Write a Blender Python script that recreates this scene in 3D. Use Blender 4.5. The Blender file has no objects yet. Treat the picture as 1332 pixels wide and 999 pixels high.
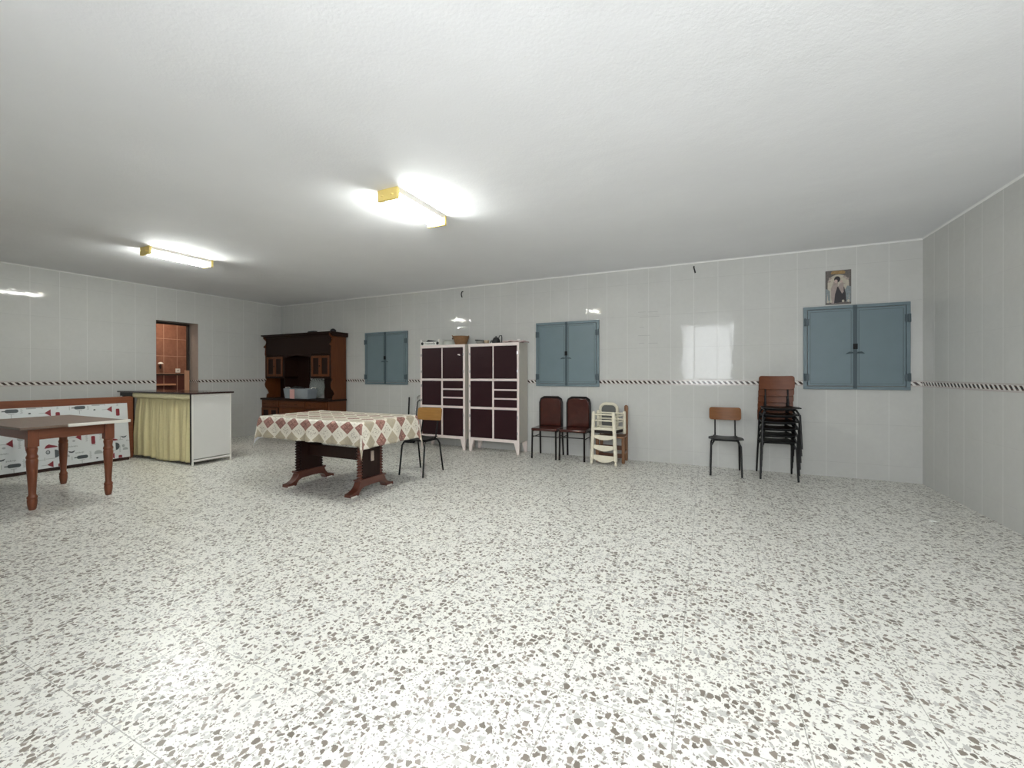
import bpy, math, random
from mathutils import Vector, Matrix
random.seed(7)
C = bpy.context.scene.collection
S = bpy.context.scene
PI = math.pi

# ------------------------------------------------------------------ camera
FPX, YAW, ROLL, HY, PITCH, EYE = 544.94, 25.0703, -0.10806, 488.49, 0.1453, 1.2
t, q, r = math.radians(YAW), math.radians(PITCH), math.radians(ROLL)
av = Vector((math.cos(t), math.sin(t), 0)); dv = Vector((-math.sin(t), math.cos(t), 0)); zv = Vector((0, 0, 1))
fwd = dv*math.cos(q) - zv*math.sin(q); up0 = zv*math.cos(q) + dv*math.sin(q)
right = av*math.cos(r) + up0*math.sin(r); up = up0*math.cos(r) - av*math.sin(r)
cam = bpy.data.cameras.new('camera'); camo = bpy.data.objects.new('camera', cam); C.objects.link(camo)
M = Matrix((right, up, -fwd)).transposed().to_4x4(); M.translation = Vector((0, 0, EYE)); camo.matrix_world = M
cam.sensor_fit = 'HORIZONTAL'; cam.sensor_width = 36; cam.lens = 36*FPX/1332
cam.shift_y = (HY-499.5)/1332
cam.clip_start = .02
S.camera = camo

# ------------------------------------------------------------------ world and light
S.view_settings.view_transform = 'Standard'; S.view_settings.look = 'None'
S.view_settings.gamma = 1; S.view_settings.use_curve_mapping = False
S.view_settings.exposure = 0.50
w = bpy.data.worlds.new('sky'); S.world = w; w.use_nodes = True
w.node_tree.nodes['Background'].inputs[0].default_value = (.86, .93, 1, 1)
w.node_tree.nodes['Background'].inputs[1].default_value = 1.5
def area(name, loc, rot, sx, sy, power, col):
    l = bpy.data.lights.new(name, 'AREA'); l.shape = 'RECTANGLE'; l.size = sx; l.size_y = sy
    l.energy = power; l.color = col
    o = bpy.data.objects.new(name, l); C.objects.link(o); o.location = loc; o.rotation_euler = rot
    return o
RX, LX, BY, FY, CZ = 2.1144, -8.259, 6.0174, -0.95, 2.67          # right, left, back, rear walls and ceiling
area('daylight_through_window', (-.03, FY-.16, 1.78), (PI/2, 0, 0), 1.24, 1.62, 92, (.94, .97, 1))
TUBE_POWER = 106.0

# ------------------------------------------------------------------ materials
mats = {}
def mat(name, col, rough=.5, metal=0, spec=.5, bump=None, noise=None, coat=0):
    """bump=(scale, strength); noise=(scale, amount) brightens and darkens the colour a little"""
    if name in mats: return mats[name]
    m = bpy.data.materials.new(name); m.use_nodes = True; nt = m.node_tree; b = nt.nodes['Principled BSDF']
    b.inputs['Base Color'].default_value = (*col, 1); b.inputs['Roughness'].default_value = rough
    b.inputs['Metallic'].default_value = metal; b.inputs['Specular IOR Level'].default_value = spec
    b.inputs['Coat Weight'].default_value = coat
    tc = nt.nodes.new('ShaderNodeTexCoord')
    if noise:
        n = nt.nodes.new('ShaderNodeTexNoise'); n.inputs['Scale'].default_value = noise[0]; n.inputs['Detail'].default_value = 4
        nt.links.new(tc.outputs['Object'], n.inputs['Vector'])
        mx = nt.nodes.new('ShaderNodeMix'); mx.data_type = 'RGBA'
        a = noise[1]
        mx.inputs[6].default_value = (*[c*(1-a) for c in col], 1); mx.inputs[7].default_value = (*[min(1, c*(1+a)) for c in col], 1)
        nt.links.new(n.outputs['Fac'], mx.inputs[0]); nt.links.new(mx.outputs[2], b.inputs['Base Color'])
    if bump:
        n2 = nt.nodes.new('ShaderNodeTexNoise'); n2.inputs['Scale'].default_value = bump[0]; n2.inputs['Detail'].default_value = 3
        nt.links.new(tc.outputs['Object'], n2.inputs['Vector'])
        bp = nt.nodes.new('ShaderNodeBump'); bp.inputs['Strength'].default_value = bump[1]; bp.inputs['Distance'].default_value = .01
        nt.links.new(n2.outputs['Fac'], bp.inputs['Height']); nt.links.new(bp.outputs['Normal'], b.inputs['Normal'])
    mats[name] = m
    return m
def nodes_of(name):
    m = bpy.data.materials.new(name); m.use_nodes = True; nt = m.node_tree
    return m, nt, nt.nodes['Principled BSDF']
class NT:
    """tiny helper for math node chains"""
    def __init__(s, nt): s.nt = nt
    def val(s, x, sock):
        if isinstance(x, (int, float)): sock.default_value = x
        else: s.nt.links.new(x, sock)
    def m(s, op, a, b=0.0, c=None):
        n = s.nt.nodes.new('ShaderNodeMath'); n.operation = op; s.val(a, n.inputs[0]); s.val(b, n.inputs[1])
        if c is not None: s.val(c, n.inputs[2])
        return n.outputs[0]
    def mix(s, f, a, b):
        n = s.nt.nodes.new('ShaderNodeMix'); n.data_type = 'RGBA'; s.val(f, n.inputs[0])
        for x, k in ((a, 6), (b, 7)):
            if isinstance(x, tuple): n.inputs[k].default_value = (*x, 1)
            else: s.nt.links.new(x, n.inputs[k])
        return n.outputs[2]
    def xyz(s, coord='Object'):
        tc = s.nt.nodes.new('ShaderNodeTexCoord'); sp = s.nt.nodes.new('ShaderNodeSeparateXYZ')
        s.nt.links.new(tc.outputs[coord], sp.inputs[0]); return tc.outputs[coord], sp.outputs[0], sp.outputs[1], sp.outputs[2]
    def noise(s, vec, scale, detail=3, rough=.5):
        n = s.nt.nodes.new('ShaderNodeTexNoise'); n.inputs['Scale'].default_value = scale; n.inputs['Detail'].default_value = detail
        n.inputs['Roughness'].default_value = rough
        s.nt.links.new(vec, n.inputs['Vector']); return n
    def vor(s, vec, scale, feat='F1'):
        n = s.nt.nodes.new('ShaderNodeTexVoronoi'); n.feature = feat; n.inputs['Scale'].default_value = scale
        s.nt.links.new(vec, n.inputs['Vector']); return n
    def bump(s, h, strength, dist, normal=None):
        n = s.nt.nodes.new('ShaderNodeBump'); n.inputs['Strength'].default_value = strength; n.inputs['Distance'].default_value = dist
        s.nt.links.new(h, n.inputs['Height'])
        if normal is not None: s.nt.links.new(normal, n.inputs['Normal'])
        return n.outputs['Normal']
def line_mask(N, x, off, per, half):
    """1 inside a joint of half-width 'half' every 'per', joint at 'off'"""
    f = N.m('FLOORED_MODULO', N.m('SUBTRACT', x, off - per/2), per)
    d = N.m('ABSOLUTE', N.m('SUBTRACT', f, per/2))
    return N.m('LESS_THAN', d, half), d

def wall_tile(name, axis, off, per):
    m, nt, b = nodes_of(name); N = NT(nt)
    vec, x, y, z = N.xyz()
    u = x if axis == 'x' else y
    vj, vd = line_mask(N, u, off, per, .0016)
    lo, ld = line_mask(N, z, .174, .4515, .0014); hi, hd = line_mask(N, z, 1.112, .4475, .0014)
    up_ = N.m('GREATER_THAN', z, 1.09)
    hj = N.m('ADD', N.m('MULTIPLY', lo, N.m('SUBTRACT', 1, up_)), N.m('MULTIPLY', hi, up_))
    hdd = N.m('ADD', N.m('MULTIPLY', ld, N.m('SUBTRACT', 1, up_)), N.m('MULTIPLY', hd, up_))
    joint = N.m('MAXIMUM', vj, hj)
    n1 = N.noise(vec, 3.2, 5, .65); n2 = N.noise(vec, 22, 4, .6)
    mott = N.m('ADD', N.m('MULTIPLY', n1.outputs['Fac'], .6), N.m('MULTIPLY', n2.outputs['Fac'], .4))
    base = N.mix(mott, (.49, .49, .465), (.60, .60, .575))
    col = N.mix(vj, N.mix(hj, base, (.44, .44, .42)), (.70, .70, .675))
    nt.links.new(col, b.inputs['Base Color'])
    nt.links.new(N.m('ADD', .035, N.m('MULTIPLY', joint, .55)), b.inputs['Roughness']); b.inputs['Specular IOR Level'].default_value = .16
    # each tile is slightly dished and rolls over at its edges
    ed = N.m('MINIMUM', vd, hdd)
    edge = N.m('MINIMUM', N.m('MULTIPLY', ed, 45.0), 1.0)
    wav = N.noise(vec, 26, 2, .5); wav2 = N.noise(vec, 5, 2, .5)
    h = N.m('ADD', N.m('MULTIPLY', wav.outputs['Fac'], .16), N.m('MULTIPLY', wav2.outputs['Fac'], .5))
    nrm = N.bump(h, .22, .012); nrm = N.bump(edge, .35, .0012, nrm)
    nt.links.new(nrm, b.inputs['Normal'])
    return m
M_back = wall_tile('glazed_tile_back', 'x', -.168, .2853)
M_left = wall_tile('glazed_tile_left', 'y', 2.646, .2858)
M_right = wall_tile('glazed_tile_right', 'y', 5.204, .279)

def border_mat(name, axis, sign):
    m, nt, b = nodes_of(name); N = NT(nt)
    vec, x, y, z = N.xyz(); u = x if axis == 'x' else y
    zz = N.m('SUBTRACT', z, 1.09)
    ph = N.m('DIVIDE', N.m('ADD', u, N.m('MULTIPLY', zz, sign)), .062)
    f = N.m('FLOORED_MODULO', ph, 1.0)
    dark = N.m('MULTIPLY', N.m('LESS_THAN', f, .52), N.m('LESS_THAN', N.m('ABSOLUTE', zz), .0195))
    edge = N.m('GREATER_THAN', N.m('ABSOLUTE', zz), .021)
    tip = N.m('LESS_THAN', N.m('ABSOLUTE', zz), .0085)
    brown = N.mix(tip, (.10, .06, .05), (.025, .016, .013))
    col = N.mix(edge, N.mix(dark, (.68, .66, .62), brown), (.5, .46, .43))
    nt.links.new(col, b.inputs['Base Color']); b.inputs['Roughness'].default_value = .18
    return m

def terrazzo():
    m, nt, b = nodes_of('terrazzo_floor'); N = NT(nt)
    vec, x, y, z = N.xyz()
    wn = N.noise(vec, 60, 2)
    va = nt.nodes.new('ShaderNodeVectorMath'); va.operation = 'SCALE'; va.inputs['Scale'].default_value = .012
    nt.links.new(wn.outputs['Color'], va.inputs[0])
    vb = nt.nodes.new('ShaderNodeVectorMath'); vb.operation = 'ADD'; nt.links.new(vec, vb.inputs[0]); nt.links.new(va.outputs[0], vb.inputs[1])
    wv = vb.outputs[0]
    def chips(scale, keep, lo, span):
        e = N.vor(wv, scale, 'DISTANCE_TO_EDGE'); c = N.vor(wv, scale, 'F1')
        sp = nt.nodes.new('ShaderNodeSeparateColor'); nt.links.new(c.outputs['Color'], sp.inputs[0])
        k = N.m('GREATER_THAN', sp.outputs[0], 1-keep)
        th = N.m('ADD', lo, N.m('MULTIPLY', sp.outputs[1], span))
        return N.m('MULTIPLY', k, N.m('GREATER_THAN', e.outputs['Distance'], th)), sp
    big, sb = chips(40, .57, .085, .22)
    pale, spp = chips(35, .6, .11, .2)
    sm, ss = chips(85, .36, .10, .17)
    dot, sd = chips(190, .10, .10, .12)
    cl = N.noise(vec, 2.2, 4); 
    base = N.mix(cl.outputs['Fac'], (.78, .768, .70), (.86, .848, .79))
    col = N.mix(pale, base, N.mix(spp.outputs[2], (.52, .51, .475), (.70, .68, .64)))
    col = N.mix(dot, col, (.30, .28, .25))
    col = N.mix(sm, col, N.mix(ss.outputs[2], (.26, .24, .21), (.5, .47, .43)))
    chipc = N.mix(sb.outputs[2], (.17, .147, .118), (.37, .315, .27))
    col = N.mix(big, col, chipc)
    jx, dx = line_mask(N, x, -.106, .4017, .0016); jy, dy = line_mask(N, y, 1.115, .3985, .0016)
    j = N.m('MAXIMUM', jx, jy)
    col = N.mix(N.m('MULTIPLY', j, .75), col, (.33, .315, .28))
    nt.links.new(col, b.inputs['Base Color'])
    rn = N.noise(vec, 5, 4); rg = N.m('ADD', .24, N.m('MULTIPLY', rn.outputs['Fac'], .2))
    nt.links.new(rg, b.inputs['Roughness']); b.inputs['Specular IOR Level'].default_value = .45
    bn = N.noise(vec, 3, 2); nt.links.new(N.bump(bn.outputs['Fac'], .1, .01), b.inputs['Normal'])
    return m
M_floor = terrazzo()
def ceiling_mat():
    m, nt, b = nodes_of('rough_white_ceiling'); N = NT(nt)
    vec, x, y, z = N.xyz()
    n1 = N.noise(vec, 55, 4, .65); n2 = N.noise(vec, 1.6, 3)
    nt.links.new(N.mix(n2.outputs['Fac'], (.85, .855, .87), (.92, .925, .94)), b.inputs['Base Color'])
    b.inputs['Roughness'].default_value = .8; b.inputs['Specular IOR Level'].default_value = .2
    nrm = N.bump(n1.outputs['Fac'], .2, .008)
    nt.links.new(N.bump(n2.outputs['Fac'], .5, .03, nrm), b.inputs['Normal'])
    return m
M_ceil = ceiling_mat()
def brown_tile():
    m, nt, b = nodes_of('brown_corridor_tile'); N = NT(nt)
    vec, x, y, z = N.xyz()
    a, _ = line_mask(N, y, 4.517, .227, .004); c, _ = line_mask(N, z, 1.574, .338, .004)
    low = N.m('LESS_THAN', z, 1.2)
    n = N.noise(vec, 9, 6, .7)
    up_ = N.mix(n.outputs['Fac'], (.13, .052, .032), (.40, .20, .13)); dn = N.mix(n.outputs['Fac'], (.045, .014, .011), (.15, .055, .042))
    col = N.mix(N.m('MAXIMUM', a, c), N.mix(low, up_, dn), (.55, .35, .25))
    nt.links.new(col, b.inputs['Base Color']); b.inputs['Roughness'].default_value = .3
    return m
def wood(name, c1, c2, scale=6, axis=2, rough=.35, coat=.2, spec=.5):
    m, nt, b = nodes_of(name); N = NT(nt)
    vec, x, y, z = N.xyz()
    mp = nt.nodes.new('ShaderNodeMapping'); sc = [9, 9, 9]; sc[axis] = .8; mp.inputs['Scale'].default_value = sc
    nt.links.new(vec, mp.inputs[0])
    n = N.noise(mp.outputs[0], scale, 5, .6)
    nt.links.new(N.mix(n.outputs['Fac'], c1, c2), b.inputs['Base Color'])
    b.inputs['Specular IOR Level'].default_value = spec; b.inputs['Roughness'].default_value = rough; b.inputs['Coat Weight'].default_value = coat; b.inputs['Coat Roughness'].default_value = .2
    return m
M_cherry = wood('reddish_brown_wood', (.11, .030, .013), (.25, .080, .036), 5, 2, .38, .05, .4)
M_cherryX = wood('reddish_brown_wood_long', (.11, .032, .014), (.25, .082, .038), 5, 1, .38, .05, .4)
M_tabletop = wood('worn_table_top', (.10, .062, .045), (.22, .145, .11), 4, 0, .4)
M_dark = wood('dark_stained_wood', (.010, .0045, .0035), (.034, .012, .008), 5, 2, .45, .0, .25)
M_hutch = wood('hutch_wood', (.062, .017, .005), (.155, .046, .013), 5, 2, .45, .0, .3)
M_hutchd = wood('hutch_dark_wood', (.009, .0035, .0025), (.024, .0085, .005), 5, 0, .5, .0, .2)
M_ply = wood('varnished_plywood', (.13, .046, .012), (.25, .098, .027), 5, 0, .42, .0, .25)
M_plyl = wood('pale_varnished_plywood', (.20, .095, .022), (.35, .18, .05), 5, 0, .42, .0, .3)
M_plyd = wood('reddish_plywood', (.095, .028, .011), (.165, .054, .021), 5, 0, .42, .0, .25)
M_pale = wood('pale_orange_wood', (.42, .20, .11), (.58, .32, .19), 4, 2, .5)
M_brownchair = wood('brown_chair_wood', (.16, .075, .035), (.33, .17, .085), 5, 2, .5)
BLACK = mat('black_metal', (.006, .006, .0065), .42, 0, .25)
BLACKS = mat('black_laminate', (.006, .006, .006), .4, 0, .25)
CHAIRFR = mat('dark_brown_tube', (.008, .005, .005), .38, 0, .3)
WHITE = mat('white_cabinet_paint', (.80, .70, .66), .4, noise=(9, .05))
CABSIDE = mat('cabinet_side_paint', (.60, .56, .49), .5, noise=(7, .06))
MAROON = mat('maroon_laminate', (.022, .005, .0075), .4, 0, .3, bump=(160, .12), noise=(60, .25))
BLUE = mat('blue_grey_metal_paint', (.150, .203, .226), .38, noise=(6, .08))
BLUED = mat('blue_grey_metal_edge', (.055, .082, .095), .4)
WPAINT = mat('chipped_cream_paint', (.74, .69, .55), .5, noise=(30, .12), bump=(60, .2))
GREYPAD = mat('grey_board', (.12, .12, .11), .7)
VINYL = mat('brown_vinyl', (.050, .011, .0075), .16, noise=(7, .7), bump=(40, .12))
CHROME = mat('chrome', (.7, .7, .7), .18, 1)
CAULK = mat('white_caulk', (.85, .85, .83), .6)
WPLAS = mat('white_plastic', (.8, .78, .72), .4)

# ------------------------------------------------------------------ mesh helper
class MB:
    def __init__(s): s.v = []; s.f = []; s.mi = []
    def quad(s, pts, mi=0):
        b = len(s.v); s.v += [tuple(p) for p in pts]; s.f.append(tuple(range(b, b+len(pts)))); s.mi.append(mi); return s
    def box(s, x0, x1, y0, y1, z0, z1, mi=0):
        b = len(s.v); s.v += [(x, y, z) for z in (z0, z1) for y in (y0, y1) for x in (x0, x1)]
        for f in ((0, 2, 3, 1), (4, 5, 7, 6), (0, 1, 5, 4), (2, 6, 7, 3), (0, 4, 6, 2), (1, 3, 7, 5)):
            s.f.append(tuple(b+i for i in f)); s.mi.append(mi)
        return s
    def prism(s, poly, axis, a0, a1, mi=0):
        """poly in the other two axes (kept in xyz order), extruded along axis"""
        def P(u, v, a): return {'x': (a, u, v), 'y': (u, a, v), 'z': (u, v, a)}[axis]
        b = len(s.v); n = len(poly)
        s.v += [P(u, v, a0) for u, v in poly] + [P(u, v, a1) for u, v in poly]
        s.f.append(tuple(b+i for i in range(n))[::-1]); s.mi.append(mi)
        s.f.append(tuple(b+n+i for i in range(n))); s.mi.append(mi)
        for i in range(n):
            j = (i+1) % n; s.f.append((b+i, b+j, b+n+j, b+n+i)); s.mi.append(mi)
        return s
    def tube(s, pts, rad, n=8, mi=0, closed=False):
        pts = [Vector(p) for p in pts]; k = len(pts)
        rads = rad if isinstance(rad, (list, tuple)) else [rad]*k
        rings = []; ref = None
        for i, p in enumerate(pts):
            if closed: d = pts[(i+1) % k] - pts[i-1]
            else: d = (pts[min(i+1, k-1)] - pts[max(i-1, 0)])
            d.normalize()
            if ref is None:
                ref = d.orthogonal().normalized()
            else:
                ref = (ref - d*ref.dot(d)).normalized()
            bn = d.cross(ref); ring = []
            for j in range(n):
                a = 2*PI*j/n; ring.append(len(s.v)); s.v.append(tuple(p + (ref*math.cos(a) + bn*math.sin(a))*rads[i]))
            rings.append(ring)
        for i in range(k if closed else k-1):
            A, B = rings[i], rings[(i+1) % k]
            for j in range(n):
                s.f.append((A[j], A[(j+1) % n], B[(j+1) % n], B[j])); s.mi.append(mi)
        if not closed:
            s.f.append(tuple(rings[0][::-1])); s.mi.append(mi); s.f.append(tuple(rings[-1])); s.mi.append(mi)
        return s
    def lathe(s, prof, c=(0, 0, 0), n=16, mi=0, sq=False):
        """profile [(radius, z)] from bottom to top around a vertical axis"""
        rings = []
        for rr, z in prof:
            ring = []
            for j in range(n):
                a = 2*PI*j/n; ring.append(len(s.v)); s.v.append((c[0]+rr*math.cos(a), c[1]+rr*math.sin(a), c[2]+z))
            rings.append(ring)
        for A, B in zip(rings, rings[1:]):
            for j in range(n): s.f.append((A[j], A[(j+1) % n], B[(j+1) % n], B[j])); s.mi.append(mi)
        s.f.append(tuple(rings[0][::-1])); s.mi.append(mi); s.f.append(tuple(rings[-1])); s.mi.append(mi)
        return s
    def move(s, M):
        s.v = [tuple(M @ Vector(p)) for p in s.v]; return s
def obj(name, mb, ms, parent=None, loc=(0, 0, 0), bevel=0, smooth=35, segs=2):
    me = bpy.data.meshes.new(name); me.from_pydata(mb.v, [], mb.f)
    ms = ms if isinstance(ms, (list, tuple)) else [ms]
    for x in ms: me.materials.append(x)
    me.polygons.foreach_set('material_index', mb.mi)
    me.update(); me.validate()
    if smooth:
        me.polygons.foreach_set('use_smooth', [True]*len(me.polygons)); me.set_sharp_from_angle(angle=math.radians(smooth))
    o = bpy.data.objects.new(name, me); C.objects.link(o); o.location = loc
    if parent: o.parent = parent
    if bevel:
        bv = o.modifiers.new('bevel', 'BEVEL'); bv.width = bevel; bv.segments = segs; bv.limit_method = 'ANGLE'; bv.angle_limit = math.radians(40)
    return o
def thing(name, label, cat, loc=(0, 0, 0), rz=0, group=None):
    o = bpy.data.objects.new(name, None); C.objects.link(o); o.location = loc; o.rotation_euler = (0, 0, rz); o.empty_display_size = .1
    return tag(o, label, cat, group)
def tag(o, label, cat, group=None):
    o['label'] = label; o['category'] = cat
    if group: o['group'] = group
    return o
def struct(name, mb, ms, parent=None, **k):
    o = obj(name, mb, ms, parent, **k)
    if not parent: o['kind'] = 'structure'
    return o
def sthing(name, loc):
    o = bpy.data.objects.new(name, None); C.objects.link(o); o.location = loc; o['kind'] = 'structure'; return o
def copy_tree(o, parent=None):
    c = o.copy(); C.objects.link(c)
    if parent: c.parent = parent
    for ch in list(o.children): copy_tree(ch, c)
    return c
def arc(cx, cy, rad, a0, a1, n):
    return [(cx+rad*math.cos(a0+(a1-a0)*i/n), cy+rad*math.sin(a0+(a1-a0)*i/n)) for i in range(n+1)]
def rrect(x0, x1, y0, y1, rad, n=5):
    return arc(x1-rad, y1-rad, rad, 0, PI/2, n)+arc(x0+rad, y1-rad, rad, PI/2, PI, n)+arc(x0+rad, y0+rad, rad, PI, 1.5*PI, n)+arc(x1-rad, y0+rad, rad, 1.5*PI, 2*PI, n)

# ------------------------------------------------------------------ room shell
T = .28
DY0, DY1, DZ = 3.779, 4.413, 2.115                     # doorway in the left wall
struct('floor', MB().box(-10.2, RX+.2, FY-.6, BY+.2, -.1, 0), M_floor, smooth=0)
struct('ceiling', MB().box(LX-T, RX+.2, FY-.3, BY+.2, CZ, CZ+.1), M_ceil, smooth=0)
wb = struct('wall_back', MB().box(LX-T, RX+.2, BY, BY+.2, 0, CZ), M_back, smooth=0)
wl = MB()
wl.box(LX-T, LX, FY-.2, DY0, 0, CZ); wl.box(LX-T, LX, DY1, BY, 0, CZ); wl.box(LX-T, LX, DY0, DY1, DZ, CZ)
struct('wall_left', wl, M_left, smooth=0)
struct('wall_right', MB().box(RX, RX+.2, FY-.2, BY, 0, CZ), M_right, smooth=0)
OX0, OX1, OZ, OS = -.66, .60, 2.60, .96                # window behind the photographer
wf = MB(); wf.box(LX, OX0, FY-.2, FY, 0, CZ); wf.box(OX1, RX, FY-.2, FY, 0, CZ); wf.box(OX0, OX1, FY-.2, FY, OZ, CZ); wf.box(OX0, OX1, FY-.2, FY, 0, OS)
struct('wall_front', wf, M_back, smooth=0)
struct('trim_8', MB().box(OX0, OX1, FY-.2, FY+.03, OS, OS+.03), CAULK, smooth=0)
BZ0, BZ1 = 1.055, 1.125
BB = border_mat('rope_border_back', 'x', .9); BL = border_mat('rope_border_left', 'y', .9); BR = border_mat('rope_border_right', 'y', -.9)
struct('trim_1', MB().box(LX+.004, RX-.004, BY-.004, BY, BZ0, BZ1), BB, smooth=0)
tl = MB(); tl.box(LX, LX+.004, FY, DY0, BZ0, BZ1); tl.box(LX, LX+.004, DY1, BY, BZ0, BZ1)
struct('trim_2', tl, BL, smooth=0)
struct('trim_3', MB().box(RX-.004, RX, FY, BY, BZ0, BZ1), BR, smooth=0)
cj = MB(); cj.prism([(BY, CZ-.016), (BY, CZ), (BY-.016, CZ)], 'x', LX, RX)
cj.prism([(LX, CZ-.012), (LX+.012, CZ), (LX, CZ)], 'y', FY, BY); cj.prism([(RX, CZ-.014), (RX, CZ), (RX-.014, CZ)], 'y', FY, BY)
struct('trim_4', cj, CAULK, smooth=0)
# corridor beyond the doorway
BRT = brown_tile(); WARMW = mat('corridor_plaster', (.5, .38, .3), .7); DARKP = mat('dark_door_lining', (.03, .022, .018), .6)
BRF = mat('corridor_dark', (.12, .07, .05), .6)
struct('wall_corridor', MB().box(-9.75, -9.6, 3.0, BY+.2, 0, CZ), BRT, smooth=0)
ce = MB(); ce.box(-9.6, LX-T, 2.95, 3.05, 0, CZ); ce.box(-9.6, LX-T, BY+.1, BY+.2, 0, CZ); ce.box(-9.75, LX-T, 2.95, BY+.2, CZ, CZ+.08)
struct('wall_corridor_side', ce, WARMW, smooth=0)
struct('trim_5', MB().box(-9.6, -9.585, 3.05, BY+.1, 1.195, 1.225), DARKP, smooth=0)
JAMB = mat('jamb_plaster', (.40, .345, .30), .5, noise=(8, .08))
jm = MB(); jm.box(LX-T+.02, LX-.002, DY1, DY1+.003, 0, DZ); jm.box(LX-T+.02, LX-.002, DY0-.003, DY0, 0, DZ)
struct('trim_6', MB().box(LX-T+.02, LX-.003, DY1-.004, DY1, 0, DZ), JAMB, smooth=0)
struct('trim_7', MB().box(LX-T+.02, LX-.02, DY1-.008, DY1-.004, BZ0+.01, BZ1-.01), border_mat('rope_border_jamb', 'x', .9), smooth=0)
dl = MB(); dl.box(LX-T-.03, LX-T+.02, DY0, DY1-.005, DZ-.03, DZ); dl.box(LX-T-.03, LX-T+.02, DY1-.035, DY1-.005, 0, DZ-.03)
struct('door_1', dl, DARKP, smooth=0)
area('corridor_lamp_light', (-9.05, 4.2, CZ-.08), (0, 0, 0), .3, .3, 11, (1, .82, .68))

# ------------------------------------------------------------------ windows: closed blue-grey metal shutters
def shutter_window(name, x0, x1, z0, z1):
    W = sthing(name, ((x0+x1)/2, BY, z0)); hw = (x1-x0)/2; H = z1-z0; f = .035; y = -.03
    fr = MB(); fr.box(-hw, hw, y, 0, 0, f); fr.box(-hw, hw, y, 0, H-f, H); fr.box(-hw, -hw+f, y, 0, f, H-f); fr.box(hw-f, hw, y, 0, f, H-f)
    obj('window_frame', fr, BLUE, W, bevel=.003)
    for s in (-1, 1):
        a, b = sorted((s*.012, s*(hw-f-.006)))
        lf = MB(); lf.box(a, b, -.036, -.012, f+.006, H-f-.006)
        leaf = obj('shutter_leaf', lf, BLUE, W, bevel=.004)
        sm = MB(); e = .022
        a2, b2 = a+e, b-e
        for bx in ((a2, b2, f+.03, f+.034), (a2, b2, H-f-.034, H-f-.03), (a2, a2+.004, f+.034, H-f-.034), (b2-.004, b2, f+.034, H-f-.034)):
            sm.box(bx[0], bx[1], -.0375, -.0355, bx[2], bx[3])
        obj('seam', sm, BLUED, leaf)
        for zz in (.14, H-.18):
            h = MB(); h.tube([(s*(hw-.012), -.045, zz-.045), (s*(hw-.012), -.045, zz+.045)], .0105, 10)
            h.box(min(s*(hw-.004), s*(hw-.055)), max(s*(hw-.004), s*(hw-.055)), -.041, -.0295, zz-.04, zz+.04)
            obj('hinge', h, BLUED, W)
        hd = MB(); hd.tube([(s*.02, -.05, H*.435), (s*.055, -.054, H*.437), (s*.082, -.05, H*.425)], [.007, .009, .004], 8)
        hd.tube([(s*.024, -.036, H*.435), (s*.024, -.052, H*.435)], .006, 8)
        obj('latch_handle', hd, BLUED, leaf)
    st = MB(); st.box(-.018, .018, -.043, -.036, .01, H-.005); st.box(-.0025, .0025, -.045, -.043, .01, H-.005)
    obj('meeting_strip', st, BLUED, W, bevel=.002)
    lk = MB(); lk.box(-.021, .021, -.052, -.043, H*.475, H*.475+.062); lk.lathe([(.006, 0), (.006, .004)], (0, -.052, H*.49), 8)
    obj('lock', lk, BLACK, W, bevel=.003)
    return W
shutter_window('window_1', -5.869, -4.870, 1.02, 1.988)
shutter_window('window_2', -2.395, -1.420, 1.022, 1.985)
shutter_window('window_3', 1.030, 2.006, 1.020, 1.990)

# ------------------------------------------------------------------ ceiling lamps
TUBE = bpy.data.materials.new('lit_fluorescent_tube'); TUBE.use_nodes = True
tb = TUBE.node_tree.nodes['Principled BSDF']; tb.inputs['Base Color'].default_value = (.9, .9, .9, 1)
tb.inputs['Emission Color'].default_value = (.965, 1, .96, 1); tb.inputs['Emission Strength'].default_value = TUBE_POWER
YEL = mat('yellowed_plastic', (.85, .66, .22), .45)
YEL.node_tree.nodes['Principled BSDF'].inputs['Subsurface Weight'].default_value = .0
def lamp(x, y, label, L=.66):
    t = thing('fluorescent_lamp', label, 'ceiling light', (x, y, CZ), 0, 'fluorescent ceiling lamps')
    h = L/2
    b = MB(); b.prism([(-.105, 0), (.105, 0), (.085, -.035), (-.085, -.035)], 'y', -h, h)
    obj('lamp_base', b, WPLAS, t, bevel=.003)
    for s in (-1, 1):
        u = MB(); u.tube([(s*.05, -h+.03, -.062), (s*.05, h-.03, -.062)], .019, 14)
        obj('tube', u, TUBE, t)
        e = MB(); e.box(-.10, .10, s*h-.018 if s > 0 else s*h-.012, s*h+.012 if s > 0 else s*h+.018, -.092, 0)
        for k in (-.05, .05): e.lathe([(.013, 0), (.013, .012)], (k, s*(h+.012), -.06), 10)
        obj('end_cap', e, YEL, t, bevel=.006)
    return t
lamp(-2.29, 2.92, 'white fluorescent lamp on the ceiling nearest the room centre, yellowed near end cap')
lamp(-5.83, 2.90, 'white fluorescent lamp on the ceiling above the curtained counter')

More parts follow.
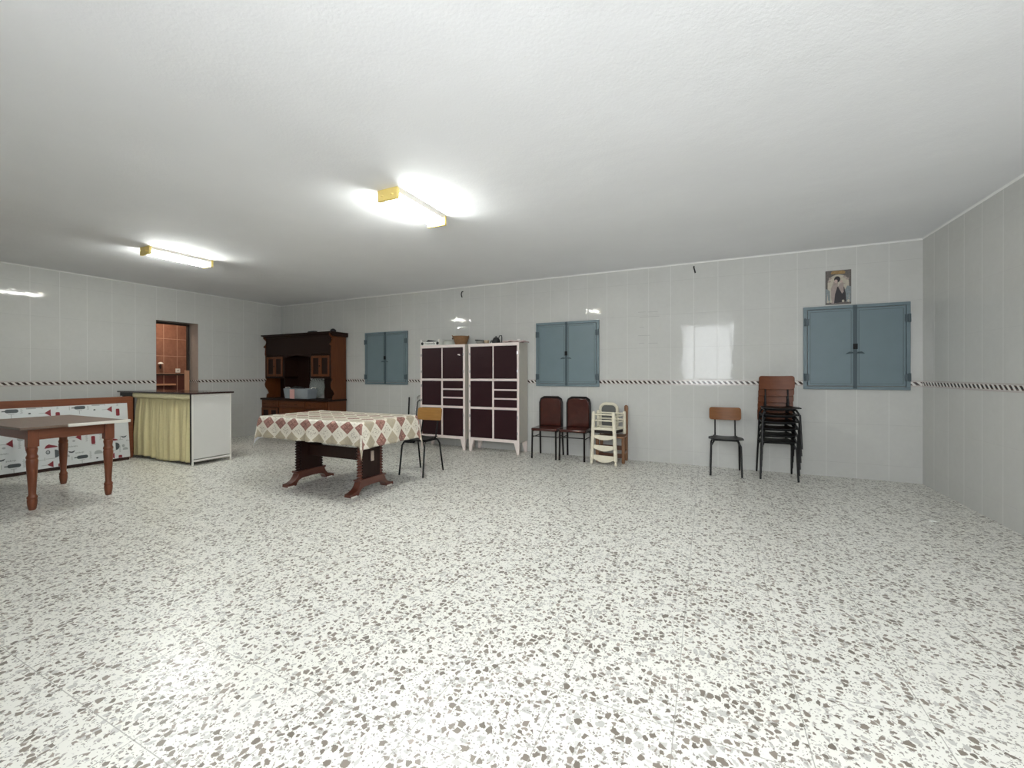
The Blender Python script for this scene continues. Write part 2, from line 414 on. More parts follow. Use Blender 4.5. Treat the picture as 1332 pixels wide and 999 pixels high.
# ------------------------------------------------------------------ hutch (dresser) in the far corner
def raised_door(name, x0, x1, z0, z1, y, parent, m1, m2):
    d = MB(); d.box(x0, x1, y-.02, y, z0, z1)
    dr = obj(name, d, m1, parent, bevel=.004)
    e = .055; xm = (x0+x1)/2
    fr = MB()
    for a, b in ((x0, x0+e), (xm-e*.8, xm+e*.8), (x1-e, x1)): fr.box(a+.004, b-.004, y-.033, y-.02, z0+.006, z1-.006)
    fr.box(x0+e, xm-e*.8, y-.030, y-.02, z0+.006, z0+.05); fr.box(x0+e, xm-e*.8, y-.030, y-.02, z1-.05, z1-.006)
    fr.box(xm+e*.8, x1-e, y-.030, y-.02, z0+.006, z0+.05); fr.box(xm+e*.8, x1-e, y-.030, y-.02, z1-.05, z1-.006)
    obj('raised_frame', fr, m2, dr, bevel=.005)
    k = MB(); k.lathe([(.006, 0), (.012, .006), (.013, .012), (.008, .018)], (0, 0, 0), 10)
    k.move(Matrix.Translation((xm, y-.033, (z0+z1)/2)) @ Matrix.Rotation(PI/2, 4, 'X'))
    obj('knob', k, M_hutchd, dr)
    return dr
HX0, HX1, HB = -8.235, -6.345, 5.985
hu = thing('hutch', 'tall dark wooden dresser with cupboards and open niche in the far corner', 'dresser', (0, 0, 0))
yb, yu = 5.56, 5.645
b = MB()
b.box(HX0, HX1, yb+.012, HB, .07, .70); b.box(HX0+.03, HX1-.03, yb+.05, HB-.02, 0, .07)
obj('base_cabinet', b, M_hutch, hu, bevel=.004)
b = MB(); b.prism([(yb-.02, .70), (yb-.02, .735), (HB, .735), (HB, .70)], 'x', HX0-.012, HX1+.02)
obj('countertop', b, M_hutchd, hu, bevel=.008)
cols = [HX0+.02, HX0+.555, HX1-.66+.05, HX1-.02]
cx = [(HX0+.03, HX0+.52), (HX0+.55, HX1-.62), (HX1-.59, HX1-.03)]
for i, (a, c) in enumerate(cx):
    dr = MB(); dr.box(a, c, yb-.008, yb+.012, .575, .68); dr.box(a+.02, c-.02, yb-.014, yb-.008, .595, .66)
    dw = obj('drawer', dr, M_hutch, hu, bevel=.004)
    for kx in ((a+c)/2-.14, (a+c)/2+.14):
        k = MB(); k.tube([(kx-.025, yb-.02, .635), (kx-.015, yb-.032, .622), (kx+.015, yb-.032, .622), (kx+.025, yb-.02, .635)], .004, 6)
        obj('drawer_pull', k, M_hutchd, dw)
for a, c in (cx[0], cx[2]): raised_door('door', a, c, .1, .55, yb+.012, hu, M_hutchd, M_hutch)
for z0, z1 in ((.43, .55), (.27, .405), (.1, .245)):
    dr = MB(); dr.box(cx[1][0], cx[1][1], yb-.008, yb+.012, z0, z1); dr.box(cx[1][0]+.02, cx[1][1]-.02, yb-.014, yb-.008, z0+.02, z1-.02)
    obj('drawer', dr, M_hutch, hu, bevel=.004)
# scalloped side panels
def scallop():
    p = [(HB, .735), (HB, 1.985), (yu-.05, 1.985), (yu-.04, 1.95)]
    for i in range(9):
        a = i/8; p.append((yu-.045+.075*math.sin(PI*a)*(1 if a < .5 else .8)-.0, 1.94-.17*a))
    p += [(yu+.0, 1.74), (yu-.01, 1.62), (yu, 1.58), (yu, 1.14), (yu+.02, 1.11)]
    for i in range(1, 10):
        a = i/10; p.append((yu+.02-.055*math.sin(PI*a)+.05*a, 1.11-.25*a))
    p += [(yu+.07, .83), (yu+.03, .80), (yu+.02, .735)]
    return p
for x in (HX0, HX1-.025):
    b = MB(); b.prism(scallop(), 'x', x, x+.025); obj('side_panel', b, M_hutch, hu, bevel=.003)
for a, c in ((HX0+.025, HX0+.57), (HX1-.57, HX1-.025)):
    b = MB(); b.box(a, c, yu+.02, HB, 1.13, 1.165); b.box(a, c, yu+.02, HB, 1.56, 1.6); b.box(a, c, HB-.02, HB, .735, 1.6)
    b.box(a if a > -7.5 else c-.022, (a if a > -7.5 else c-.022)+.022, yu+.02, HB-.02, .735 if a < -7.5 else 1.165, 1.6)
    b.box(a, a+.03, yu, yu+.02, 1.135, 1.6); b.box(c-.03, c, yu, yu+.02, 1.135, 1.6); b.box(a+.03, c-.03, yu, yu+.02, 1.135, 1.165)
    obj('wall_cupboard', b, M_hutchd, hu, bevel=.003)
    raised_door('door', a+.03, c-.03, 1.165, 1.57, yu+.02, hu, M_hutchd, M_hutch)
b = MB(); b.box(HX0+.025, HX1-.025, yu+.0, yu+.022, 1.60, 1.95); b.box(HX0+.025, HX1-.025, yu+.022, HB, 1.93, 1.95)
fz = [(HX0+.57, 1.61), (HX0+.57, 1.53)]+[(HX0+.57+(HX1-HX0-1.14)*i/14, 1.53+.05*math.sin(PI*i/14)) for i in range(1, 14)]+[(HX1-.57, 1.53), (HX1-.57, 1.61)]
b.prism(fz, 'y', yu+.004, yu+.02)
b.box(HX0+.57, HX1-.57, yu+.02, HB-.01, 1.6, 1.62)
obj('frieze', b, M_hutchd, hu, bevel=.003)
b = MB(); b.prism([(yu+.02, 1.925), (yu-.02, 1.945), (yu-.045, 1.975), (yu-.09, 1.985), (yu-.09, 2.005), (HB, 2.005), (HB, 1.925)], 'x', HX0-.005, HX1+.055)
obj('cornice', b, M_hutchd, hu, bevel=.003)
b = MB(); b.box(HX0+.57, HX0+.90, HB-.02, HB, .735, 1.6); obj('back_panel', b, M_hutchd, hu)

# plastic basket in the hutch niche
PLAS = mat('translucent_grey_plastic', (.50, .55, .58), .15)
PLAS.node_tree.nodes['Principled BSDF'].inputs['Alpha'].default_value = .4
PLAS.node_tree.nodes['Principled BSDF'].inputs['IOR'].default_value = 1.1
PINK = mat('pink_card', (.72, .42, .40), .6); BLK = mat('black_stuff', (.012, .012, .014), .6); STEEL = mat('steel', (.55, .57, .6), .25, .9)
bk = thing('plastic_basket', 'translucent grey plastic basket of kitchen things in the dresser niche', 'basket', (-7.26, 5.70, .7365))
hx, hy = .315, .10
b = MB()
def tub(b, hx, hy, H, fl, tt):
    o0 = [(-hx, -hy), (hx, -hy), (hx, hy), (-hx, hy)]; o1 = [(x*(1+fl), y*(1+fl*1.6)) for x, y in o0]
    i0 = [(x*.985, y*.95) for x, y in o0]; i1 = [(x*(1-tt/hx), y*(1-tt/hy)) for x, y in o1]
    k = len(b.v); b.v += [(x, y, 0) for x, y in o0]+[(x, y, H) for x, y in o1]+[(x, y, H) for x, y in i1]+[(x, y, .006) for x, y in i0]
    for L in range(3):
        for i in range(4):
            j = (i+1) % 4; b.f.append((k+L*4+i, k+L*4+j, k+L*4+4+j, k+L*4+4+i)); b.mi.append(0)
    b.f.append((k+3, k+2, k+1, k)); b.mi.append(0); b.f.append((k+12, k+13, k+14, k+15)); b.mi.append(0)
tub(b, hx, hy, .19, .10, .006)
obj('tub', b, PLAS, bk, bevel=.004)
b = MB(); b.tube([(x*1.0, y, .19) for x, y in rrect(-hx*1.11, hx*1.11, -hy*1.18, hy*1.18, .04)], .010, 8, closed=True)
obj('rim', b, PLAS, bk)
for s in (-1, 1):
    b = MB(); b.tube([(s*hx*1.1, -.05, .19), (s*(hx*1.1+.03), -.04, .215), (s*(hx*1.1+.035), .04, .215), (s*hx*1.1, .05, .19)], .008, 7); obj('handle', b, WPLAS, bk)
tag(obj('gift_tag', MB().box(-7.40, -7.27, 5.572, 5.575, .7365, .92), PINK), 'pink paper card leaning on the front of the grey plastic basket', 'card')
b = MB(); b.lathe([(.06, 0), (.075, .05), (.072, .12), (.05, .13)], (-.14, 0, .008), 16); obj('contents', b, BLK, bk)
b = MB(); b.lathe([(.05, 0), (.07, .06), (.074, .15), (.06, .155)], (.05, .01, .008), 16); obj('contents', b, mat('white_cup', (.6, .6, .62), .3), bk)
b = MB(); b.lathe([(.06, 0), (.09, .08), (.092, .16), (.085, .165)], (.22, 0, .008), 16); obj('contents', b, mat('blue_grey_tin', (.12, .16, .2), .35), bk)
b = MB(); b.tube([(-.24, 0, .2), (-.12, -.02, .215), (0, .0, .21), (.06, .02, .2)], [.02, .03, .028, .01], 8); b.tube([(-.1, 0, .2), (.02, -.03, .235), (.12, .0, .2)], .012, 7); obj('contents', b, BLK, bk)
GLASS = mat('frosted_glass_lid', (.72, .76, .74), .15); GLASS.node_tree.nodes['Principled BSDF'].inputs['Transmission Weight'].default_value = .75
GLASS.node_tree.nodes['Principled BSDF'].inputs['IOR'].default_value = 1.15
b = MB(); b.lathe([(.215, 0), (.212, .012), (.17, .04), (.1, .058), (.02, .064), (.02, .085), (.012, .09)], (0, 0, 0), 28)
b.move(Matrix.Translation((-7.10, 5.955, .957)) @ Matrix.Rotation(PI/2-.08, 4, 'X'))
tag(obj('pan_lid', b, GLASS), 'round clear glass lid propped behind the plastic basket in the dresser', 'lid')
# things on top of the hutch
b = MB(); b.prism([(-6.72, 2.007), (-6.42, 2.007), (-6.41, 2.032), (-6.70, 2.02)], 'y', 5.62, 5.86)
tag(obj('paper_sheet', b, mat('pale_paper', (.62, .62, .56), .7), bevel=.002), 'pale paper sheet lying on top of the dark dresser', 'paper')
b = MB(); b.lathe([(.10, 0), (.13, .012), (.12, .03), (.05, .045)], (-6.92, 5.75, 2.006), 14)
tag(obj('dark_dish', b, BLK), 'small dark dish on top of the dresser, left of the pale sheet', 'dish')
b = MB(); b.lathe([(.05, 0), (.055, .03), (.03, .055), (.015, .06)], (-6.37, 5.7, 2.006), 12)
tag(obj('dark_ornament', b, BLK), 'little dark ornament on the right end of the dresser top', 'ornament')

# ------------------------------------------------------------------ the two white cabinets
def cabinet(label, x0, w):
    t = thing('kitchen_cabinet', label, 'cabinet', (x0, 5.68, 0), 0, 'white cabinets with maroon doors')
    D = .315; z0, z1 = .175, 1.68; s = .034
    b = MB(); b.box(.0, .016, .0, D, z0, z1); b.box(w-.016, w, .0, D, z0, z1); b.box(.016, w-.016, .0, D, z0, z0+.018)
    b.box(.016, w-.016, 0, D, z1-.018, z1); b.box(.016, w-.016, D-.012, D, z0+.018, z1-.018)
    obj('carcass', b, CABSIDE, t, bevel=.002)
    b = MB(); mid = w/2
    b.box(0, s, -.012, 0, z0, z1); b.box(w-s, w, -.012, 0, z0, z1)
    b.box(s, w-s, -.012, 0, z1-.045, z1); b.box(s, w-s, -.012, 0, z0, z0+.045)
    b.box(s, w-s, -.012, 0, 1.10, 1.135)
    b.box(mid-.010, mid+.010, -.012, 0, 1.135, z1-.045); b.box(mid-.016, mid+.016, -.012, 0, z0+.045, 1.10)
    b.box(s, mid-.016, -.012, 0, .665, .70); b.box(mid+.016, w-s, -.012, 0, .665, .70)
    for z in (.82, .955): b.box(mid+.016, w-s, -.012, 0, z, z+.022)
    obj('face_frame', b, WHITE, t, bevel=.002)
    g = .003
    def door(a, c, e, f, nm):
        d = MB(); d.box(a+g, c-g, -.018, -.001, e+g, f-g); o = obj(nm, d, MAROON, t, bevel=.0025)
        return o
    ds = [door(s, mid-.010, 1.135, z1-.045, 'door'), door(mid+.010, w-s, 1.135, z1-.045, 'door'),
          door(s, mid-.016, .70, 1.10, 'door'), door(s, mid-.016, z0+.045, .665, 'door'), door(mid+.016, w-s, z0+.045, .665, 'door')]
    for a, c in ((.977, 1.10), (.842, .955), (.70, .82)): door(mid+.016, w-s, a, c, 'drawer')
    for z in (1.25, 1.52, .78, 1.02, .32, .56):
        for x in (.012, w-.012):
            if x > .1 and .7 < z < 1.1: continue
            h = MB(); h.tube([(x+(.014 if x < .1 else -.014), -.02, z-.02), (x+(.014 if x < .1 else -.014), -.02, z+.02)], .006, 8); obj('hinge', h, STEEL, t)
    for sx in (0, 1):
        for sy in (0, 1):
            l = MB(); a = .014 if sx else 0
            X = w if sx else 0; dx = -1 if sx else 1; Y = -.012 if sy == 0 else D; dy = 1 if sy == 0 else -1
            k = len(l.v)
            l.v += [(X, Y, z0), (X+dx*.085, Y, z0), (X+dx*.085, Y+dy*.045, z0), (X, Y+dy*.045, z0), (X+dx*.006, Y+dy*.006, 0), (X+dx*.042, Y+dy*.006, 0), (X+dx*.042, Y+dy*.04, 0), (X+dx*.006, Y+dy*.04, 0)]
            for f in ((0, 1, 2, 3), (7, 6, 5, 4), (0, 4, 5, 1), (1, 5, 6, 2), (2, 6, 7, 3), (3, 7, 4, 0)): l.f.append(tuple(k+i for i in f)); l.mi.append(0)
            obj('leg', l, WHITE, t, bevel=.003)
    return t, ds
cl, dsl = cabinet('white cabinet with maroon doors standing behind the wooden chair, left of the pair', -4.335, .862)
cr, dsr = cabinet('white cabinet with maroon doors beside the padded chairs, right of the pair', -3.405, .868)
b = MB(); b.box(.735, .775, -.022, -.0175, 1.51, 1.525); b.box(.755, .782, -.022, -.0175, 1.502, 1.512)
obj('sticker', b, mat('white_sticker', (.85, .8, .76), .5), dsl[1])
CT = 1.68
# carton tray with lettering
CARD = mat('white_card', (.80, .79, .74), .6)
ct = thing('carton_tray', 'shallow white printed cardboard tray on the left white cabinet', 'box', (-4.165, 5.80, CT), 0)
b = MB(); hx, hy, H = .19, .10, .075
b.box(-hx, hx, -hy, hy, 0, .004); b.box(-hx, hx, -hy, -hy+.004, .004, H*.82); b.box(-hx, hx, hy-.004, hy, .004, H*.82)
for s in (-1, 1):
    a, c = sorted((s*hx, s*(hx-.004))); b.box(a, c, -hy, hy, .004, H*1.35)
    a, c = sorted((s*hx, s*(hx-.03))); b.box(a, c, -hy-.0, -hy+.004, H*.82, H*1.35)
obj('tray', b, CARD, ct)
for s in (-1, 1):
    b = MB(); b.prism([(s*.152+.03*math.cos(a*PI/6)*(1 if a % 2 else .8), .035+.026*math.sin(a*PI/6)) for a in range(12)], 'y', -hy-.0015, -hy-.0002)
    obj('printed_emblem', b, BLK, ct)
def text_mesh(body, size, name, material, parent, M):
    cu = bpy.data.curves.new(name, 'FONT'); cu.body = body; cu.size = size; cu.align_x = 'CENTER'; cu.align_y = 'CENTER'; cu.extrude = .0006
    to = bpy.data.objects.new(name+'_src', cu); C.objects.link(to)
    me = bpy.data.meshes.new_from_object(to.evaluated_get(bpy.context.evaluated_depsgraph_get()))
    bpy.data.objects.remove(to); bpy.data.curves.remove(cu)
    me.transform(M); me.materials.clear(); me.materials.append(material)
    o = bpy.data.objects.new(name, me); C.objects.link(o); o.parent = parent; return o
text_mesh('Frutimedia', .048, 'printed_lettering', BLK, ct, Matrix.Translation((0, -hy-.001, .034)) @ Matrix.Rotation(PI/2, 4, 'X'))
b = MB(); b.tube([(-4.31, 5.80, 1.73), (-4.26, 5.79, 1.755), (-4.16, 5.80, 1.745), (-4.05, 5.81, 1.735)], [.02, .03, .025, .012], 9)
b.tube([(-4.31, 5.81, 1.715), (-4.05, 5.80, 1.715)], .026, 8)
tag(obj('dark_cloth_bundle', b, BLK), 'dark bundle lying in the white cardboard tray', 'bundle')
b = MB(); b.lathe([(.012, 0), (.014, .05), (.024, .06), (.024, .08), (.01, .085)], (-4.013, 5.79, 1.686), 10)
tag(obj('black_bottle', b, BLK), 'small black bottle at the right end of the cardboard tray', 'bottle')
CLEAR = mat('cloudy_plastic', (.50, .51, .46), .3)
b = MB(); b.lathe([(.115, 0), (.112, .03), (.10, .065), (.075, .082), (.02, .086)], (-3.855, 5.82, CT), 20)
o = tag(obj('upturned_bowl', b, CLEAR), 'cloudy grey upturned bowl between the cardboard tray and wicker basket', 'bowl')
# wicker basket
WICK = mat('wicker', (.24, .125, .055), .6, bump=(45, .6), noise=(38, .35))
wk = thing('wicker_basket', 'round brown wicker basket standing on the left white cabinet', 'basket', (-3.625, 5.80, CT), 0)
b = MB()
prof = [(.088, 0)]+[(.088+.047*(i/22)+.0018*(1 if i % 2 else -1), .006*i) for i in range(1, 23)]+[(.136, .136), (.128, .138), (.122, .13), (.08, .012)]
b.lathe(prof, (0, 0, 0), 36); obj('bowl', b, WICK, wk)
b = MB(); b.tube([(.134*math.cos(i*PI/16), .134*math.sin(i*PI/16), .134) for i in range(32)], .006, 7, closed=True); obj('rim', b, WICK, wk)
for s in (-1, 1):
    b = MB(); b.tube([(s*.10-.0, -.05, .13), (s*.135, -.055, .155), (s*.155, 0, .14), (s*.135, .05, .155), (s*.10, .05, .13)] if s < 0 else [(.10, .03, .13), (.12, .05, .148), (.09, .09, .15), (.06, .1, .13)], .006, 7); obj('handle', b, WICK, wk)
b = MB(); b.tube([(-.135, 0, .12), (-.165, -.0, .108), (-.16, 0, .095)], [.012, .014, .006], 7); obj('handle_knot', b, mat('dark_wicker', (.08, .04, .02), .7), wk)
# right cabinet top
gb = thing('grey_bowl', 'grey bowl with a dark brush across it on the right white cabinet', 'bowl', (-3.275, 5.81, CT))
b = MB(); b.lathe([(.045, 0), (.05, .006), (.066, .032), (.07, .05), (.062, .048), (.045, .012)], (0, 0, 0), 20); obj('bowl_body', b, mat('stone_grey', (.32, .31, .28), .5), gb)
b = MB(); b.prism(rrect(-.085, .075, -.025, .025, .02), 'z', 0, .018); b.move(Matrix.Translation((-3.28, 5.81, CT+.052)) @ Matrix.Rotation(.10, 4, 'Y'))
tag(obj('dark_brush', b, BLK, bevel=.004), 'dark flat brush lying across the grey bowl', 'brush')
bc = thing('beige_cup', 'small beige cup on a brown saucer beside the black kettle', 'cup', (-3.157, 5.81, CT))
b = MB(); b.lathe([(.03, 0), (.053, .008), (.055, .014), (.03, .012)], (0, 0, 0), 18); obj('saucer', b, mat('brown_saucer', (.10, .05, .03), .4), bc)
b = MB(); b.lathe([(.028, .012), (.04, .03), (.043, .058), (.038, .056), (.026, .018)], (0, 0, 0), 18); obj('cup_body', b, mat('beige_china', (.55, .42, .28), .4), bc)
kt = thing('black_kettle', 'small black kettle with spout and tall handle on the right cabinet', 'kettle', (-2.985, 5.80, CT))
b = MB(); b.lathe([(.062, 0), (.066, .01), (.06, .05), (.042, .085), (.03, .095), (.012, .1), (.014, .112), (.006, .118)], (.0, 0, 0), 18); obj('kettle_body', b, BLK, kt)
b = MB(); b.tube([(.045, 0, .085), (.06, 0, .12), (.095, 0, .122), (.1, 0, .09), (.097, 0, .015), (.06, 0, .012)], .007, 8); obj('handle', b, BLACK, kt)
b = MB(); b.tube([(-.05, 0, .03), (-.085, 0, .045), (-.1, 0, .03), (-.098, 0, .006)], [.012, .01, .008, .008], 8); obj('spout', b, BLK, kt)
b = MB()
nx, ny = 16, 6
for i in range(nx+1):
    for j in range(ny+1):
        b.v.append((-2.83+.36*i/nx, 5.70+.2*j/ny, CT+.022+.008*math.sin(i*1.3+j)*math.cos(j*1.7)+.012*math.exp(-((i-5)/3)**2)))
for i in range(nx):
    for j in range(ny): b.f.append((i*(ny+1)+j, (i+1)*(ny+1)+j, (i+1)*(ny+1)+j+1, i*(ny+1)+j+1)); b.mi.append(0)
o = obj('folded_cloth', b, mat('faded_pink_cloth', (.62, .47, .46), .8, bump=(60, .3))); sd = o.modifiers.new('solid', 'SOLIDIFY'); sd.thickness = .012; sd.offset = -1
tag(o, 'faded pink folded cloth lying on the right white cabinet', 'cloth')
b = MB(); b.prism(rrect(-2.585, -2.535, 5.70, 5.74, .012), 'z', CT+.034, CT+.05)
tag(obj('soap_bar', b, mat('white_soap', (.9, .87, .85), .4), bevel=.004), 'small white bar lying on the pink cloth', 'soap')

# broom and folded trolley beside the left cabinet
br = thing('broom', 'upright broom with black handle leaning on the back wall', 'broom', (-4.80, 5.95, 0))
b = MB(); b.tube([(-.0, -.03, .07), (-.02, .03, .80)], .0125, 10); obj('handle', b, BLACK, br)
b = MB(); b.box(-.085, .085, -.05, -.01, .05, .085); obj('brush_head', b, mat('dark_red_plastic', (.16, .02, .02), .4), br, bevel=.008)
b = MB()
for i in range(16):
    x = -.075+.01*i; b.box(x-.004, x+.004, -.05-.004*(i % 2), -.012, 0, .052)
obj('bristles', b, BLK, br)
tr = thing('shopping_trolley', 'folded chrome shopping trolley beside the left white cabinet', 'trolley', (-4.565, 5.90, 0))
b = MB(); b.tube([(-.10, .02, .06), (-.085, .04, .55), (-.075, .05, .74), (-.05, .055, .81), (0, .057, .835), (.05, .055, .81), (.075, .05, .74), (.085, .04, .55), (.10, .02, .06)], .011, 9); obj('frame', b, CHROME, tr)
b = MB(); b.tube([(-.045, .03, .62), (-.04, .04, .72), (0, .045, .76), (.04, .04, .72), (.045, .03, .62), (.05, 0, .2), (-.05, 0, .2)], .008, 8, closed=True); obj('grip', b, BLACK, tr)
for s in (-1, 1):
    b = MB(); b.lathe([(.02, -.012), (.055, -.012), (.06, 0), (.055, .012), (.02, .012)], (0, 0, 0), 20); b.move(Matrix.Translation((s*.115, .02, .06)) @ Matrix.Rotation(PI/2, 4, 'Y')); obj('wheel', b, BLK, tr)
b = MB(); b.prism(rrect(-.09, .09, -.12, -.0, .02), 'z', .07, .1); obj('carrier_plate', b, STEEL, tr, bevel=.003)

def rebase(t, loc):
    v = Vector(loc); t.location = v
    for ch in t.children: ch.location = ch.location - v
    return t
rebase(hu, ((HX0+HX1)/2, 5.78, 0))

# ------------------------------------------------------------------ trestle dining table with patterned cloth
TX, TY = -3.615, 3.315
tt = thing('trestle_table', 'dark carved wooden trestle table standing under the patterned tablecloth', 'table', (TX, TY, 0))
b = MB(); b.box(-.705, .705, -.395, .395, .725, .752); obj('tabletop', b, M_dark, tt, bevel=.006)
M_foot = wood('mahogany_foot', (.07, .02, .012), (.15, .045, .026), 5, 1, .28, .4)
for sx, nm in ((-.465, 0), (.435, 1)):
    e = MB(); e.box(sx-.02, sx+.02, -.125, .125, .135, .725)
    pn = obj('end_panel', e, M_dark, tt, bevel=.004)
    for sy in (-1, 1):                                      # carved scalloped edge posts
        pr = []
        for i in range(20):
            z = .135+.59*i/20
            pr += [(.019, z+.003), (.031, z+.012), (.031, z+.018), (.019, z+.026)]
        c = MB(); c.lathe(pr, (sx, sy*.145, 0), 12); obj('carved_edge', c, M_foot if nm else M_dark, pn)
    f = MB()
    half = [(0, .148), (.19, .148), (.19, .132), (.17, .125), (.185, .09), (.215, .055), (.26, .036), (.30, .032), (.305, .0), (.20, .0), (.185, .03), (.16, .055), (.12, .07), (0, .074)]
    poly = [(y, z) for y, z in half] + [(-y, z) for y, z in half[::-1][1:-1]]
    f.prism(poly, 'x', sx-.045, sx+.045)
    ft = obj('foot', f, M_foot, tt, bevel=.005)
    for sy in (-1, 1):
        g = MB(); g.box(sx-.03, sx+.055, sy*.25-.05, sy*.25+.02, 0, .012); obj('foot_pad', g, WPLAS, ft)
b = MB(); b.box(-.445, .415, -.016, .016, .30, .425); obj('stretcher', b, M_dark, tt, bevel=.004)
b = MB(); b.box(.455, .475, -.016, .016, .31, .415); obj('tenon', b, mat('pale_tenon', (.55, .45, .38), .6), tt, bevel=.003)

# tablecloth
m, nt, bs = nodes_of('diamond_tablecloth'); N = NT(nt)
uvn = nt.nodes.new('ShaderNodeUVMap'); sp = nt.nodes.new('ShaderNodeSeparateXYZ'); nt.links.new(uvn.outputs[0], sp.inputs[0])
W_, H_ = .185, .15
vv = N.m('SUBTRACT', sp.outputs[1], .065)
a_ = N.m('ADD', N.m('DIVIDE', sp.outputs[0], W_), N.m('DIVIDE', vv, H_))
c_ = N.m('SUBTRACT', N.m('DIVIDE', sp.outputs[0], W_), N.m('DIVIDE', vv, H_))
i_ = N.m('FLOOR', a_); j_ = N.m('FLOOR', c_); n_ = N.m('SUBTRACT', i_, j_)
m4 = N.m('FLOORED_MODULO', n_, 4.0)
pink = N.m('LESS_THAN', N.m('ABSOLUTE', N.m('SUBTRACT', m4, 1)), .5); beige = N.m('LESS_THAN', N.m('ABSOLUTE', N.m('SUBTRACT', m4, 3)), .5)
fa = N.m('FRACT', a_); fc = N.m('FRACT', c_)
da = N.m('ABSOLUTE', N.m('SUBTRACT', fa, .5)); dc = N.m('ABSOLUTE', N.m('SUBTRACT', fc, .5))
edge = N.m('GREATER_THAN', N.m('MAXIMUM', da, dc), .465)
cross = N.m('LESS_THAN', N.m('MINIMUM', da, dc), .022)
vo = nt.nodes.new('ShaderNodeTexNoise'); vo.inputs['Scale'].default_value = 75; nt.links.new(uvn.outputs[0], vo.inputs['Vector'])
fl_ = N.m('GREATER_THAN', vo.outputs['Fac'], .56)
ctr = N.m('LESS_THAN', N.m('MAXIMUM', da, dc), .33)
deco = N.m('MULTIPLY', fl_, ctr)
col = N.mix(pink, N.mix(beige, (.66, .62, .53), (.40, .345, .25)), (.27, .135, .11))
col = N.mix(deco, col, N.mix(pink, (.34, .30, .24), (.46, .27, .22)))
col = N.mix(N.m('MULTIPLY', cross, pink), col, (.15, .07, .055))
col = N.mix(edge, col, (.70, .66, .57))
nt.links.new(col, bs.inputs['Base Color']); bs.inputs['Roughness'].default_value = .45; bs.inputs['Specular IOR Level'].default_value = .35
M_cloth = m
M_under = mat('cloth_white_back', (.66, .68, .70), .6)
def cloth():
    hx, hy = .715, .405; dx, dy = .255, .225; st = .0225
    nu = int(2*(hx+dx)/st); nv = int(2*(hy+dy)/st); vs = []; uv = []
    for i in range(nu+1):
        for j in range(nv+1):
            u = -hx-dx+2*(hx+dx)*i/nu; v = -hy-dy+2*(hy+dy)*j/nv
            eu = max(0, abs(u)-hx); ev = max(0, abs(v)-hy); su = 1 if u > 0 else -1; sv = 1 if v > 0 else -1
            x = max(-hx, min(hx, u)); y = max(-hy, min(hy, v)); z = .7575
            rad = .014
            if eu or ev:
                rho = math.hypot(eu, ev); ph = math.atan2(ev, eu)
                k = min(1, rho/.05)
                out = rad*k + .05*rho*(1 + (.7*math.sin(2*ph)*1.0 if (eu and ev) else 0))
                if eu and ev:                                  # the corner falls in a fold
                    w_ = math.sin(4*ph)*.004*rho/.2
                    out += .09*rho*math.sin(2*ph)**2
                else: w_ = 0
                along = v if eu else u
                rip = .008*(rho/.2)*math.sin(along*17+1.3*su)+.006*(rho/.2)*math.sin(along*31)
                x += su*(out*math.cos(ph)) + (su*rip if eu and not ev else 0) - su*w_*math.sin(ph)
                y += sv*(out*math.sin(ph)) + (sv*rip if ev and not eu else 0) + sv*w_*math.cos(ph)
                drop = rho - .4*rad*k
                if eu and ev: drop *= 1.04
                z -= max(0, drop) * (.985)
                if su < 0 and eu: z += .012
            else:
                z += .0012*math.sin(u*14)*math.sin(v*17)
            vs.append((x, y, z)); uv.append((u, v))
    fs = [(i*(nv+1)+j, (i+1)*(nv+1)+j, (i+1)*(nv+1)+j+1, i*(nv+1)+j+1) for i in range(nu) for j in range(nv)]
    me = bpy.data.meshes.new('tablecloth'); me.from_pydata(vs, [], fs); L = me.uv_layers.new(name='UVMap')
    for p in me.polygons:
        for li in p.loop_indices: L.data[li].uv = uv[me.loops[li].vertex_index]
    me.materials.append(M_cloth); me.materials.append(M_under); me.polygons.foreach_set('use_smooth', [True]*len(me.polygons))
    o = bpy.data.objects.new('tablecloth', me); C.objects.link(o); o.location = (TX, TY, 0)
    s = o.modifiers.new('solid', 'SOLIDIFY'); s.thickness = .0022; s.offset = -1; s.material_offset = 1
    return o
tag(cloth(), 'tablecloth of pink, cream and beige diamonds draped over the trestle table', 'tablecloth')

# ------------------------------------------------------------------ turned-leg table at the left
lt = thing('wooden_table', 'reddish wooden table with turned legs at the left edge of the room', 'table', (-5.96, 1.83, 0))
b = MB(); b.box(-.72, .59, -.36, .39, .722, .745); obj('tabletop', b, M_tabletop, lt, bevel=.006)
b = MB(); b.box(.584, .606, -.06, .402, .7215, .7495); b.box(.50, .606, .388, .402, .7235, .7485)
obj('edge_strip', b, mat('white_edging', (.80, .77, .70), .5), lt, bevel=.004)
b = MB()
for s in (-1, 1): b.box(-.46, .46, s*.265-.011, s*.265+.011, .622, .722); b.box(s*.50-.011, s*.50+.011, -.25, .25, .622, .722)
obj('apron', b, M_cherryX, lt, bevel=.003)
prof = [(.86*a, z) for a, z in [(.024, 0), (.030, .012), (.036, .05), (.039, .085), (.036, .10), (.040, .107), (.040, .118), (.034, .126), (.028, .14), (.031, .2), (.037, .30), (.043, .40), (.045, .44), (.040, .455), (.045, .465), (.045, .477), (.039, .487), (.036, .50), (.042, .53), (.043, .545), (.037, .555), (.041, .56), (.041, .565)]]
for sx in (-1, 1):
    for sy in (-1, 1):
        l = MB(); l.lathe(prof, (0, 0, 0), 18); l.box(-.036, .036, -.036, .036, .565, .722)
        obj('leg', l, M_cherry, lt, loc=(sx*.50, sy*.262, 0), bevel=.002)

